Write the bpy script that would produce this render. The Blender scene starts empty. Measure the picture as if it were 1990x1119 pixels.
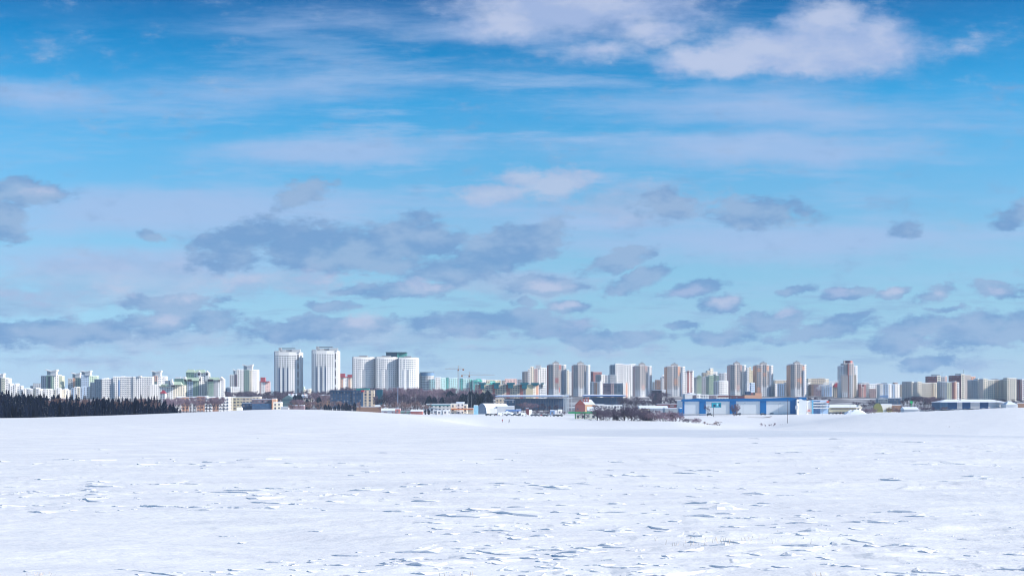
import bpy, math, random
import numpy as np
random.seed(7); rng = np.random.default_rng(7)
R = math.radians
F = 2763.9; HY = 795.0; CX = 995.0; EYE = 1.7
S = bpy.context.scene; COL = S.collection
SUN_AZ, SUN_EL = 100.0, 29.0

# ------------------------------------------------------------------ helpers
def lin(c):
    return tuple(((v/255)/12.92 if v/255 <= .04045 else ((v/255+.055)/1.055)**2.4) for v in c)
def X(px, D): return (px-CX)/F*D
def Z(py, D): return EYE+(HY-py)/F*D
def tag(o, label=None, cat=None, group=None, kind=None):
    if label: o['label'] = label
    if cat: o['category'] = cat
    if group: o['group'] = group
    if kind: o['kind'] = kind
    return o
def thing(name, loc, label, cat, group=None, rz=0):
    o = bpy.data.objects.new(name, None); COL.objects.link(o)
    o.location = loc; o.rotation_euler = (0, 0, rz); o.empty_display_size = .5
    return tag(o, label, cat, group)
class MB:
    def __init__(s): s.v = []; s.f = []; s.m = []; s.uv = []
    def poly(s, pts, mi=0, uv=None):
        n = len(s.v); s.v += [tuple(p) for p in pts]; s.f.append(tuple(range(n, n+len(pts)))); s.m.append(mi)
        s.uv += (uv if uv else [(0.0, 0.0)]*len(pts))
    def prism(s, fp, z0, z1, mi=0, top=None, ztops=None, zuv=None):
        # footprint counter-clockwise seen from above
        n = len(fp); u = 0; zt = ztops or [z1]*n
        zr = max(zt) if zuv is None else zuv
        for i in range(n):
            a, b = fp[i], fp[(i+1) % n]; L = math.hypot(b[0]-a[0], b[1]-a[1])
            za, zb = zt[i], zt[(i+1) % n]
            s.poly([(a[0], a[1], z0), (b[0], b[1], z0), (b[0], b[1], zb), (a[0], a[1], za)], mi,
                   [(u, z0-zr), (u+L, z0-zr), (u+L, zb-zr), (u, za-zr)]); u = 0
        s.poly([(p[0], p[1], zt[i]) for i, p in enumerate(fp)], mi if top is None else top)
        s.poly([(p[0], p[1], z0) for p in reversed(fp)], mi)
    def box(s, x0, x1, y0, y1, z0, z1, mi=0, top=None):
        s.prism([(x0, y0), (x1, y0), (x1, y1), (x0, y1)], z0, z1, mi, top)
    def bar(s, a, b, r, mi=0, n=4, r2=None):
        a = np.array(a, float); b = np.array(b, float); d = b-a; L = np.linalg.norm(d)
        if L < 1e-6: return
        d /= L; h = np.array([0, 0, 1.]) if abs(d[2]) < .9 else np.array([1., 0, 0])
        u = np.cross(d, h); u /= np.linalg.norm(u); w = np.cross(d, u); r2 = r if r2 is None else r2
        ra = [a+r*(math.cos(2*math.pi*k/n+.7)*u+math.sin(2*math.pi*k/n+.7)*w) for k in range(n)]
        rb = [b+r2*(math.cos(2*math.pi*k/n+.7)*u+math.sin(2*math.pi*k/n+.7)*w) for k in range(n)]
        for k in range(n):
            j = (k+1) % n; s.poly([ra[j], ra[k], rb[k], rb[j]], mi)
        s.poly(ra, mi); s.poly(rb[::-1], mi)
    def mesh(s, name, mats, off=(0, 0, 0)):
        me = bpy.data.meshes.new(name)
        me.from_pydata([(p[0]-off[0], p[1]-off[1], p[2]-off[2]) for p in s.v], [], s.f)
        ul = me.uv_layers.new(name='UVMap')
        ul.data.foreach_set('uv', [c for t in s.uv for c in t])
        for m in mats: me.materials.append(m)
        me.polygons.foreach_set('material_index', s.m); me.update()
        return me
    def build(s, name, mats, parent=None):
        if not isinstance(mats, (list, tuple)): mats = [mats]
        off = tuple(parent['o']) if parent and 'o' in parent else (tuple(parent.location) if parent else (0, 0, 0))
        o = bpy.data.objects.new(name, s.mesh(name, mats, off)); COL.objects.link(o)
        if parent: o.parent = parent
        return o

# ------------------------------------------------------------------ node helpers
class NT:
    def __init__(s, nt): s.nt = nt
    def n(s, t, **k):
        nd = s.nt.nodes.new(t)
        ins = k.pop('i', {})
        for a, b in k.items(): setattr(nd, a, b)
        for a, b in ins.items():
            sk = nd.inputs[a]
            if isinstance(b, bpy.types.NodeSocket): s.nt.links.new(b, sk)
            else: sk.default_value = b
        return nd
    def math(s, op, a, b=None, c=None, clamp=False):
        i = {0: a}
        if b is not None: i[1] = b
        if c is not None: i[2] = c
        return s.n('ShaderNodeMath', operation=op, use_clamp=clamp, i=i).outputs[0]
    def mix(s, f, a, b, bt='MIX'):
        nd = s.n('ShaderNodeMix', data_type='RGBA', blend_type=bt, i={0: f, 6: a, 7: b}); return nd.outputs[2]
    def ss(s, v, a, b):
        return s.n('ShaderNodeMapRange', interpolation_type='SMOOTHSTEP', i={0: v, 1: a, 2: b, 3: 0.0, 4: 1.0}).outputs[0]
    def comb(s, x, y, z=0.0): return s.n('ShaderNodeCombineXYZ', i={0: x, 1: y, 2: z}).outputs[0]
    def noise(s, vec, scale, det=4, rough=.5, out=0, dist=0.0):
        return s.n('ShaderNodeTexNoise', i={'Vector': vec, 'Scale': scale, 'Detail': det, 'Roughness': rough, 'Distortion': dist}).outputs[out]
def c4(c): return (c[0], c[1], c[2], 1.0)
MATS = {}
def new_mat(name):
    m = bpy.data.materials.new(name); m.use_nodes = True; m.node_tree.nodes.clear(); return m, NT(m.node_tree)
def simple(name, rgb, rough=.7, var=.12, scale=.6, metal=0.0, spec=.3):
    if name in MATS: return MATS[name]
    m, t = new_mat(name); c = lin(rgb)
    g = t.n('ShaderNodeTexCoord').outputs['Object']
    nz = t.noise(g, scale, 4)
    k = t.n('ShaderNodeMapRange', i={0: nz, 1: .3, 2: .7, 3: 1-var, 4: 1+var}).outputs[0]
    col = t.n('ShaderNodeVectorMath', operation='SCALE', i={0: c, 'Scale': k}).outputs[0]
    b = t.n('ShaderNodeBsdfPrincipled', i={'Base Color': col, 'Roughness': rough, 'Metallic': metal, 'Specular IOR Level': spec})
    t.n('ShaderNodeOutputMaterial', i={0: b.outputs[0]}); MATS[name] = m
    return m
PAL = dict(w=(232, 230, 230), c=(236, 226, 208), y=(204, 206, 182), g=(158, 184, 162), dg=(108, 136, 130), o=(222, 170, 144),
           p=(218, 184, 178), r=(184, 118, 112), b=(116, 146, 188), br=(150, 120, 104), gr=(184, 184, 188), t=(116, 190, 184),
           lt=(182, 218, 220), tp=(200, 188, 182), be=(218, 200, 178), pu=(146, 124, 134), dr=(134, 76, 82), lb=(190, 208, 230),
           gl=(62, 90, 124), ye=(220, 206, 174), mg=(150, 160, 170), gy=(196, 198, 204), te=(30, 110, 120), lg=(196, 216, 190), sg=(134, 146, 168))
def fac(code):
    """facade material: code = palette key + mode; mode '' windows, '0' plain, 's' balcony stripes, 'd' dense windows, 'n' narrow strips"""
    if code in MATS: return MATS[code]
    mode = ''
    key = code
    if code[-1] in '0sdnv': key, mode = code[:-1], code[-1]
    rgb = PAL[key]
    if mode == '0': return simple(code, rgb, .75, .06, .15)
    m, t = new_mat('facade_'+code); c = lin(rgb)
    uv = t.n('ShaderNodeUVMap', uv_map='UVMap').outputs[0]
    sp = t.n('ShaderNodeSeparateXYZ', i={0: uv})
    bay, fl, wu, wv = {'': (3.3, 3.0, .46, .5), 's': (3.4, 3.0, .62, .42), 'd': (2.7, 3.0, .58, .55), 'n': (4.5, 3.0, .5, .8), 'v': (5.5, 3.0, .7, .45)}[mode]
    u = t.math('DIVIDE', sp.outputs[0], bay); v = t.math('DIVIDE', sp.outputs[1], fl)
    fu = t.math('FRACT', u); fv = t.math('FRACT', v)
    a = t.math('LESS_THAN', t.math('ABSOLUTE', t.math('SUBTRACT', fu, .5)), wu/2)
    b = t.math('LESS_THAN', t.math('ABSOLUTE', t.math('SUBTRACT', fv, .45)), wv/2)
    win = t.math('MULTIPLY', a, b)
    top = t.math('LESS_THAN', v, -.12); win = t.math('MULTIPLY', win, top)
    cell = t.comb(t.math('FLOOR', u), t.math('FLOOR', v), 0)
    wn = t.n('ShaderNodeTexWhiteNoise', noise_dimensions='2D', i={0: cell})
    colw = t.mix(t.math('POWER', wn.outputs[0], 2.0), c4(lin((62, 72, 96))), c4(lin((158, 160, 168))))
    nz = t.noise(t.n('ShaderNodeTexCoord').outputs['Object'], .12, 4)
    k = t.n('ShaderNodeMapRange', i={0: nz, 1: .3, 2: .7, 3: .93, 4: 1.07}).outputs[0]
    base = t.n('ShaderNodeVectorMath', operation='SCALE', i={0: c, 'Scale': k}).outputs[0]
    # panel joints
    j = t.math('LESS_THAN', t.math('FRACT', t.math('ADD', v, .02)), .07)
    base = t.mix(t.math('MULTIPLY', j, .22), base, c4(lin((120, 120, 126))))
    if mode in 'sv':
        hi = t.math('LESS_THAN', fv, .24)
        ev = t.math('LESS_THAN', t.math('FRACT', t.math('MULTIPLY', t.math('FLOOR', u), .3334)), .3)
        st = t.math('MULTIPLY', hi, t.math('MULTIPLY', a, ev))
        base = t.mix(t.math('MULTIPLY', st, .8), base, t.mix(wn.outputs[0], c4(lin((120, 120, 135))), c4(lin((190, 160, 140)))))
    col = t.mix(win, base, colw)
    rg = t.math('SUBTRACT', .75, t.math('MULTIPLY', win, .45))
    bs = t.n('ShaderNodeBsdfPrincipled', i={'Base Color': col, 'Roughness': rg, 'Specular IOR Level': .3})
    t.n('ShaderNodeOutputMaterial', i={0: bs.outputs[0]}); MATS[code] = m
    return m
SNOWROOF = simple('snow_cover', (226, 232, 244), .8, .05, .3)
DARKROOF = simple('roof_dark', (96, 98, 106), .8, .15)
GLASS = simple('window_glass', (50, 60, 84), .4, .25, .05, spec=.25)
GLASS2 = simple('window_glass_pale', (92, 102, 124), .4, .25, .05, spec=.5)
GREYM = simple('grey_metal', (128, 132, 140), .5)
WHITEM = simple('white_metal', (214, 218, 222), .5)

# ------------------------------------------------------------------ terrain
TC = np.array([-400, 0, 180, 350, 550, 650, 760, 850, 950, 1100, 1300, 1400, 1480, 1560, 1700, 1850, 1990, 2400], float)
TR = [(3, None), (45, None), (85, None),
 (120, [834]*8+[834, 835, 835.5, 836, 837, 838, 842, 847, 851, 852]),
 (250, [824, 822, 818, 814, 808, 808, 812, 818, 829, 850, 856, 856, 854, 852, 850, 849, 849, 849]),
 (400, [815, 813, 809, 803, 797, 799, 805, 815, 836, 844, 846, 846, 844, 842, 837, 831, 826, 824]),
 (520, [814, 812, 808, 802, 795, 797, 803, 813, 829, 834, 835, 836, 834, 829, 817, 808, 802, 800]),
 (711, [820, 818, 815, 812, 806, 806, 806, 811, 820, 822, 819, 827.5, 831, 822, 803.5, 797, 791.5, 790]),
 (860, [818, 814, 812, 810, 806, 805, 805, 808, 811, 815, 818, 822, 822, 816, 806, 800, 796, 795]),
 (1050, [810, 808, 806, 804, 802, 801, 803, 806, 806, 807, 808, 806, 805.5, 804.5, 803, 798, 795, 794]),
 (1300, [800]*13+[799, 796, 794, 792, 792]), (1600, [790]*14+[788, 787, 786, 786]), (2000, [778]*18), (2400, [769]*18), (3000, [768]*18), (5000, [780]*18), (14000, [788]*18)]
TD = np.log(np.array([r[0] for r in TR], float))
TZ = np.array([[0.0]*len(TC) if r[1] is None else [Z(y, r[0]) for y in r[1]] for r in TR])
def pchip(xk, Y, xq):
    # Y[k, ...] ; returns Y(xq) with shape (nq, ...)
    h = np.diff(xk); h = h.reshape((-1,)+(1,)*(Y.ndim-1)); dl = np.diff(Y, axis=0)/h
    m = np.zeros_like(Y); p = dl[:-1]*dl[1:]
    w1 = 2*h[1:]+h[:-1]; w2 = h[1:]+2*h[:-1]
    with np.errstate(all='ignore'):
        hm = (w1+w2)/(w1/dl[:-1]+w2/dl[1:])
    m[1:-1] = np.where(p > 0, np.nan_to_num(hm), 0); m[0] = dl[0]; m[-1] = dl[-1]
    xq = np.clip(xq, xk[0], xk[-1]); i = np.clip(np.searchsorted(xk, xq)-1, 0, len(xk)-2)
    hh = (xk[i+1]-xk[i]); t = (xq-xk[i])/hh
    sh = (-1,)+(1,)*(Y.ndim-1); t = t.reshape(sh); hh = hh.reshape(sh)
    return (2*t**3-3*t**2+1)*Y[i]+(t**3-2*t**2+t)*hh*m[i]+(-2*t**3+3*t**2)*Y[i+1]+(t**3-t**2)*hh*m[i+1]
def tz(px, D):
    a = pchip(TD, TZ, np.array([math.log(max(D, 3.0))]))[0]
    return float(pchip(TC, a, np.array([px]))[0])
TAB = [rng.random((256, 256)) for _ in range(6)]
def vn(x, y, s=0):
    T = TAB[s % 6]; x = x+s*17.3; y = y+s*9.1
    xi = np.floor(x).astype(int); yi = np.floor(y).astype(int); fx = x-xi; fy = y-yi
    fx = fx*fx*fx*(fx*(fx*6-15)+10); fy = fy*fy*fy*(fy*(fy*6-15)+10)
    a = T[xi & 255, yi & 255]; b = T[(xi+1) & 255, yi & 255]; c = T[xi & 255, (yi+1) & 255]; d = T[(xi+1) & 255, (yi+1) & 255]
    return (a*(1-fx)+b*fx)*(1-fy)+(c*(1-fx)+d*fx)*fy
def fbm(x, y, s=0, o=4, g=.5):
    r = 0; a = 1; n = 0
    for k in range(o):
        r = r+a*vn(x*2**k, y*2**k, s+k); n += a; a *= g
    return r/n
def sst(v, a, b):
    t = np.clip((v-a)/(b-a), 0, 1); return t*t*(3-2*t)
def build_ground():
    fine = np.linspace(-R(21.5), R(21.5), 1350)
    side = np.linspace(R(21.5), R(180), 46)[1:]
    th = np.concatenate([-side[::-1], fine, side[:-1]])
    near = np.linspace(.4, 11, 16)[:-1]
    mid = 1/np.linspace(1/11., 1/150., 640)
    far = np.exp(np.linspace(math.log(150), math.log(6000), 250))[1:]
    r = np.concatenate([near, mid, far])
    thc = np.clip(th, -R(35), R(35)); px = CX+F*np.tan(thc)
    Zc = np.zeros((len(r), len(th)))
    a = pchip(TC, TZ.T.copy(), px)               # (nth, K)
    # depth differs from radius by cos(theta): evaluate per column
    for j in range(len(th)):
        Zc[:, j] = pchip(TD, a[j], np.log(np.maximum(r*math.cos(thc[j]), 3.0)))
    RR, TT = np.meshgrid(r, th, indexing='ij')
    x = RR*np.sin(TT); y = RR*np.cos(TT)
    fade = 1/(1+(RR/150)**2.5)
    h = (fbm(x/9, y/4.5, 0, 3)-.5)*.20
    m = sst(fbm(x/14+3, y/7, 1, 3), .42, .60)
    smooth_patch = np.exp(-(((x+4.6)/3.2)**2+((y-20)/4.5)**2))
    m = m*(1-.9*np.clip(smooth_patch*1.3, 0, 1))
    wx = x+(fbm(x/1.6, y/1.1, 3, 3)-.5)*1.2; wy = y+(fbm(x/1.8+9, y/1.3, 2, 3)-.5)*.5
    calm = 1-sst(RR, 42, 62)*(1-sst(x/np.maximum(y, 1), .0, .22)*(1-sst(RR, 76, 92)))
    for sc, amp, th0, sd in ((2.4, .05, .56, 2), (1.3, .036, .585, 4), (.7, .02, .60, 1)):
        p = fbm(wx/(sc*4.2), wy/sc, sd, 3)
        # steep lip at the edge of a plate, gentle run-out behind it
        lip = sst(p, th0, th0+.045)*(1-.9*sst(p, th0+.045, th0+.17))
        h = h+lip*amp*(.16+.34*m)*calm
    h = h+(fbm(x/1.1, y/.3, 5, 3)-.5)*.016*(.3+.7*m)+(fbm(x/3.6, y/.9, 4, 4)-.5)*.085*(.4+.6*m)*(.35+.65*calm)
    cr_ = fbm(x/3.0+5, y/.55, 0, 3); h = h+sst(cr_, .58, .64)*(1-sst(cr_, .64, .74))*.012*calm*(1-.8*np.clip(smooth_patch, 0, 1))
    # fan of wind ripples
    h = h+smooth_patch*.012*np.sin((y*1.6+x*.55+2*fbm(x/3, y/3, 2, 2))*5.2)
    # low drifts further out
    h = h+(fbm(x/26, y/14, 2, 4)-.5)*.5*sst(RR, 40, 140)
    h = h+(fbm(x/5, y/4, 3, 3)-.5)*.55*sst(RR, 330, 560)*sst(x/np.maximum(y, 1), .17, .26)
    h = h*np.where(RR > 150, np.maximum(fade, .35), 1)
    # broken chunks of crust
    thr = np.sin(th)/np.cos(th)
    N = 900
    cd = 1/rng.uniform(1/120., 1/12.5, N); cu = rng.uniform(-.385, .385, N)
    keep = fbm(cu*cd/14+3, cd/7, 1, 3)+rng.uniform(-.26, .24, N) > .50
    for d0, u0 in zip(cd[keep], cu[keep]):
        if d0 > 50 and rng.random() < (.93 if u0 < .12 or d0 > 84 else .3): continue
        if (u0*d0+4.6)**2/10+(d0-20)**2/20 < 1: continue
        x0 = u0*d0; r0 = math.hypot(x0, d0); big = rng.random() < .22
        sc_ = (.55+d0/45)
        w = rng.uniform(.04, .11)*(2.4 if big else 1)*sc_; hh = rng.uniform(.010, .026)*(1.8 if big else 1)*sc_**.7; w *= .8
        i0, i1 = np.searchsorted(r, [r0-3*w-.3, r0+8*w+.5]); t0 = math.atan2(x0, d0); dt = (8.5*w+.1)/r0
        j0, j1 = np.searchsorted(th, [t0-dt, t0+dt])
        if i1 <= i0 or j1 <= j0: continue
        xx = x[i0:i1, j0:j1]-x0; yy = y[i0:i1, j0:j1]-d0
        sk = rng.uniform(-.5, .5); yy = yy+sk*xx; wj = rng.uniform(.6, 1.9)
        px_ = np.where(xx < 0, xx/(w*wj*1.6), xx/(w*wj*4.2))
        prof = np.clip(1-np.abs(px_), 0, 1)**.8
        sg_ = max(.14*w, d0*d0*2.6e-4); fr = sst(yy, -sg_, sg_)*np.exp(-np.maximum(yy, 0)/(w*2.6))
        h[i0:i1, j0:j1] += hh*prof*fr
    for (lx, ly, lw, lh) in ((11.5, 33, 3.6, .05), (8.0, 33.5, 1.6, .035), (8.6, 25.5, 2.0, .05), (9.8, 22.5, 1.3, .04), (3.6, 38, 2.6, .03), (-7.5, 52, 3.0, .05), (-10, 47, 2.2, .04), (-4.4, 47.5, 1.6, .05), (6.8, 17.8, .9, .035), (-5.2, 27, 1.4, .03), (-1.1, 31, 1.2, .03), (19, 62, 4.0, .07), (5.6, 44, 2.2, .035), (-3.0, 14.6, .8, .03), (-.9, 16.2, .45, .04), (15, 48, 2.5, .05)):
        yy = y-ly+.25*(fbm(x/1.5, y*0+lx, 2, 3)-.5)*lw
        h = h+lh*np.clip(1-np.abs((x-lx)/lw), 0, 1)**.6*sst(yy, -max(.12, ly*ly*2.4e-4), max(.12, ly*ly*2.4e-4))*np.exp(-np.maximum(yy, 0)/(lw*.45))
    Zc = Zc+h-.04
    nr, nt = Zc.shape
    # crusts undercut by the wind: low slabs with a broken upright edge and a long ramp behind
    cm = MB(); K = 2100
    cd = 1/rng.uniform(1/88., 1/13.2, K); cu = rng.uniform(-.385, .385, K)
    dens = fbm(cu*cd/9+30, cd/4.5, 3, 3)+.10*np.clip(cu/.36, -1, 1)*np.clip((26-cd)/8, -.3, 1)
    for d0, u0, dn in zip(cd, cu, dens):
        if dn+rng.uniform(-.22, .17) < .56: continue
        if d0 > 50 and rng.random() < (.9 if u0 < .14 else .35): continue
        x0 = u0*d0
        if ((x0+4.8)/3.6)**2+((d0-20)/4.2)**2 < 1 and rng.random() < .93: continue
        sc_ = (d0/22)**.75; W_ = rng.lognormal(-2.15, .62)*sc_; H_ = min(.048, (.008+.10*W_*rng.uniform(.3, 1.0)))*(1.0 if W_ < .4 else .8)
        ph = R(rng.uniform(-50, -2)); ca, sa = math.cos(ph), math.sin(ph); n = 9; pk = rng.uniform(.2, .7); dep = W_*rng.uniform(2.0, 4.0)
        row = []
        for k in range(n):
            f = k/(n-1); e = (f/pk if f < pk else (1-f)/(1-pk))**.75*(1+.35*rng.uniform(-1, 1)*(0 < k < n-1))
            bx = (f-.5)*2*W_; by = W_*(.16*math.sin(f*4+pk*9)+.05*rng.uniform(-1, 1))-W_*.22*(2*f-1)**2*-1
            row.append((bx, by, H_*max(e, 0)))
        def gz(px_, py_):
            rr_ = math.hypot(px_, py_); i = min(max(int(np.searchsorted(r, rr_)), 1), len(r)-1); jj = min(max(int(np.searchsorted(th, math.atan2(px_, py_))), 1), len(th)-1)
            return float(Zc[i-1, jj])
        tr = lambda bx, by: (x0+bx*ca+by*sa*-1, d0+bx*sa+by*ca)
        zb_ = [gz(*tr(p[0], p[1])) for p in row]
        for k in range(n-1):
            p, q = row[k], row[k+1]; a, b = tr(p[0], p[1]), tr(q[0], q[1]); c, d = tr(q[0]*.8+.12*W_, q[1]+dep*q[2]/H_*.8+.02), tr(p[0]*.8+.12*W_, p[1]+dep*p[2]/H_*.8+.02)
            za, zb2 = zb_[k]+p[2], zb_[k+1]+q[2]; zc, zd = gz(*c)-.006, gz(*d)-.006
            cm.poly([(a[0], a[1], zb_[k]-.05), (b[0], b[1], zb_[k+1]-.05), (b[0], b[1], zb2), (a[0], a[1], za)])
            cm.poly([(a[0], a[1], za), (b[0], b[1], zb2), (c[0], c[1], zc)]); cm.poly([(a[0], a[1], za), (c[0], c[1], zc), (d[0], d[1], zd)])
    co = np.stack([x, y, Zc], -1).reshape(-1, 3).astype(np.float32)
    idx = np.arange(nr*nt).reshape(nr, nt)
    jn = (np.arange(nt)+1) % nt
    q = np.stack([idx[:-1, :], idx[:-1][:, jn], idx[1:][:, jn], idx[1:, :]], -1).reshape(-1, 4)
    q = q[:, ::-1]
    me = bpy.data.meshes.new('ground')
    me.vertices.add(len(co)); me.vertices.foreach_set('co', co.ravel())
    me.loops.add(q.size); me.loops.foreach_set('vertex_index', q.ravel().astype(np.int32))
    me.polygons.add(len(q)); me.polygons.foreach_set('loop_start', (np.arange(len(q))*4).astype(np.int32))
    me.update(calc_edges=True); me.polygons.foreach_set('use_smooth', [True]*len(q))
    m_, t = new_mat('snow_ground')
    g = t.n('ShaderNodeTexCoord').outputs['Object']
    sp = t.n('ShaderNodeSeparateXYZ', i={0: g})
    st = t.n('ShaderNodeMapping', i={'Vector': g, 'Scale': (.5, 1.0, 1.0)}).outputs[0]
    n1 = t.noise(st, .6, 6, .6); n2 = t.noise(st, 9, 5, .6)
    col = t.mix(t.ss(n1, .35, .68), c4((.74, .745, .79)), c4((.84, .84, .86)))
    # shade of the dip beyond the near field, mixed into the snow colour
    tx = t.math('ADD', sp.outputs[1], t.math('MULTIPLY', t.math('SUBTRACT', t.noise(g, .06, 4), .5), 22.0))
    dip_shade = t.math('MULTIPLY', t.math('MULTIPLY', t.ss(tx, 88, 97), t.ss(tx, 132, 116)), t.ss(sp.outputs[0], -9, 12))
    col = t.mix(t.math('MULTIPLY', dip_shade, .6), col, c4((.52, .57, .66)))
    # ground beyond the fields is trodden, partly bare town ground
    town = t.ss(sp.outputs[1], 1090, 1260)
    tn = t.noise(g, .02, 6, .6)
    col = t.mix(t.math('MULTIPLY', town, t.ss(tn, .34, .50)), col, c4((.16, .14, .15)))
    bmp = t.n('ShaderNodeBump', i={'Strength': .6, 'Distance': .028, 'Height': t.math('ADD', n2, t.math('MULTIPLY', t.noise(st, 2.5, 5, .6), 2.5))})
    b = t.n('ShaderNodeBsdfPrincipled', i={'Base Color': col, 'Roughness': .55, 'Specular IOR Level': .35, 'Normal': bmp.outputs[0]})
    t.n('ShaderNodeOutputMaterial', i={0: b.outputs[0]})
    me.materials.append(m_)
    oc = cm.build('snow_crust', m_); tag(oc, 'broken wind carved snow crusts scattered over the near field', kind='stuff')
    o = bpy.data.objects.new('ground', me); COL.objects.link(o)
    tag(o, 'wind carved snow field rolling away to the edge of the town', kind='structure')
build_ground()

# ------------------------------------------------------------------ buildings
def windows(root, spots, mesh_for, limit=100, name='window', mat=GLASS):
    """spots: (x, y, z, angle) sorted by importance; individual window objects, then one stuff part"""
    me = None
    for s in spots[:limit]:
        w = bpy.data.objects.new(name, mesh_for); COL.objects.link(w); w.parent = root
        w.location = (s[0]-root.location[0], s[1]-root.location[1], s[2]-root.location[2]); w.rotation_euler = (0, 0, s[3])
    rest = spots[limit:]
    if rest:
        src = [v.co.copy() for v in mesh_for.vertices]; fs = [tuple(p.vertices) for p in mesh_for.polygons]
        vs, ff = [], []
        for s in rest:
            b = len(vs); ca, sa = math.cos(s[3]), math.sin(s[3])
            vs += [(s[0]+v.x*ca-v.y*sa-root.location[0], s[1]+v.x*sa+v.y*ca-root.location[1], s[2]+v.z-root.location[2]) for v in src]
            ff += [tuple(b+i for i in f) for f in fs]
        m2 = bpy.data.meshes.new(name); m2.from_pydata(vs, [], ff); m2.materials.append(mesh_for.materials[0]); m2.update()
        o = bpy.data.objects.new(name, m2); COL.objects.link(o); o.parent = root; o['kind'] = 'stuff'
WM = {}
def win_mesh(w, h, mat=GLASS, d=.12):
    k = (round(w, 1), round(h, 1), mat.name)
    if k not in WM:
        b = MB(); b.box(-k[0]/2, k[0]/2, -d, d, -k[1]/2, k[1]/2); WM[k] = b.mesh('window', [mat])
    return WM[k]

class Bld:
    def __init__(s, name, label, cat, D, px0, segs, depth=14, roof=SNOWROOF, group=None, part='wall', base=None, sl0=0.0, rt=.5):
        # segs: (px1, slope, ytop, code[, ncols]) ; slope>0 turns the face to the right, towards the sun
        s.D = D; s.px0 = px0; s.px1 = segs[-1][0]
        mid = (s.px0+s.px1)/2; s.zb = tz(mid, D)-2.0 if base is None else Z(base, D)
        s.t = thing(name, (X(mid, D), D, s.zb), label, cat, group)
        s.front = []
        x, d = X(px0, D), D
        ch = []
        for sg in segs:
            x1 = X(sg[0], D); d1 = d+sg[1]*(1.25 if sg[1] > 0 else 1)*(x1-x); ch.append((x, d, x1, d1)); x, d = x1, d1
        dm = min(c[1] for c in ch+[(0, d, 0, d)]); sh = D-dm
        back = max(max(c[1], c[3]) for c in ch)+sh+depth
        spots = []; rf = MB(); zmax = 0
        for sg, c in zip(segs, ch):
            a = (c[0], c[1]+sh); b = (c[2], c[3]+sh); zt = Z(sg[2], D)
            m = MB(); m.prism([a, b, (b[0], back), (a[0], back)], s.zb, zt)
            m.build(part, fac(sg[3]) if isinstance(sg[3], str) else sg[3], s.t)
            s.front.append((a, b, zt)); zmax = max(zmax, zt)
            if roof: rf.prism([(a[0]+.1, a[1]+.1), (b[0]-.1, b[1]+.1), (b[0]-.1, back-.1), (a[0]+.1, back-.1)], zt-.2, zt+rt)
            if len(sg) > 4 and sg[4]:
                ang = math.atan2(b[1]-a[1], b[0]-a[0]); L = math.hypot(b[0]-a[0], b[1]-a[1]); n = sg[4]
                fl = 3.0; z = zt-2.4
                while z > s.zb+3:
                    for k in range(n):
                        f = (k+.5)/n; spots.append((a[0]+(b[0]-a[0])*f, a[1]+(b[1]-a[1])*f, z, ang, L/n))
                    z -= fl
        s.back = back
        if roof: rf.build('roof', roof, s.t)
        if spots:
            spots.sort(key=lambda q: -q[2]); w = min(q[4] for q in spots)
            windows(s.t, spots, win_mesh(min(max(w*.5, 1.1), 1.7), 1.4, GLASS2))
    def box(s, name, px0, px1, yb, yt, mat, d0=2, d1=8, top=None):
        m = MB(); m.box(X(px0, s.D), X(px1, s.D), s.D+d0, s.D+d1, Z(yb, s.D), Z(yt, s.D), 0, None if top is None else 1)
        mats = [fac(mat) if isinstance(mat, str) else mat]
        if top is not None: mats.append(top)
        return m.build(name, mats, s.t)
    def gable(s, name, px0, px1, yb, yt, mat, d0=0, d1=10, ridge='y', hip=0):
        x0, x1 = X(px0, s.D), X(px1, s.D); y0, y1 = s.D+d0, s.D+d1; zb, zt = Z(yb, s.D), Z(yt, s.D); m = MB()
        if ridge == 'y':
            xm = (x0+x1)/2
            A, B, C_, D_, E, G = (x0, y0, zb), (x1, y0, zb), (x1, y1, zb), (x0, y1, zb), (xm, y0+hip, zt), (xm, y1-hip, zt)
            m.poly([A, B, E]); m.poly([B, C_, G, E]); m.poly([C_, D_, G]); m.poly([D_, A, E, G]); m.poly([D_, C_, B, A])
        else:
            ym = (y0+y1)/2
            A, B, C_, D_, E, G = (x0, y0, zb), (x1, y0, zb), (x1, y1, zb), (x0, y1, zb), (x0+hip, ym, zt), (x1-hip, ym, zt)
            m.poly([A, B, G, E]); m.poly([B, C_, G]); m.poly([C_, D_, E, G]); m.poly([D_, A, E]); m.poly([D_, C_, B, A])
        return m.build(name, [fac(mat) if isinstance(mat, str) else mat], s.t)

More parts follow.
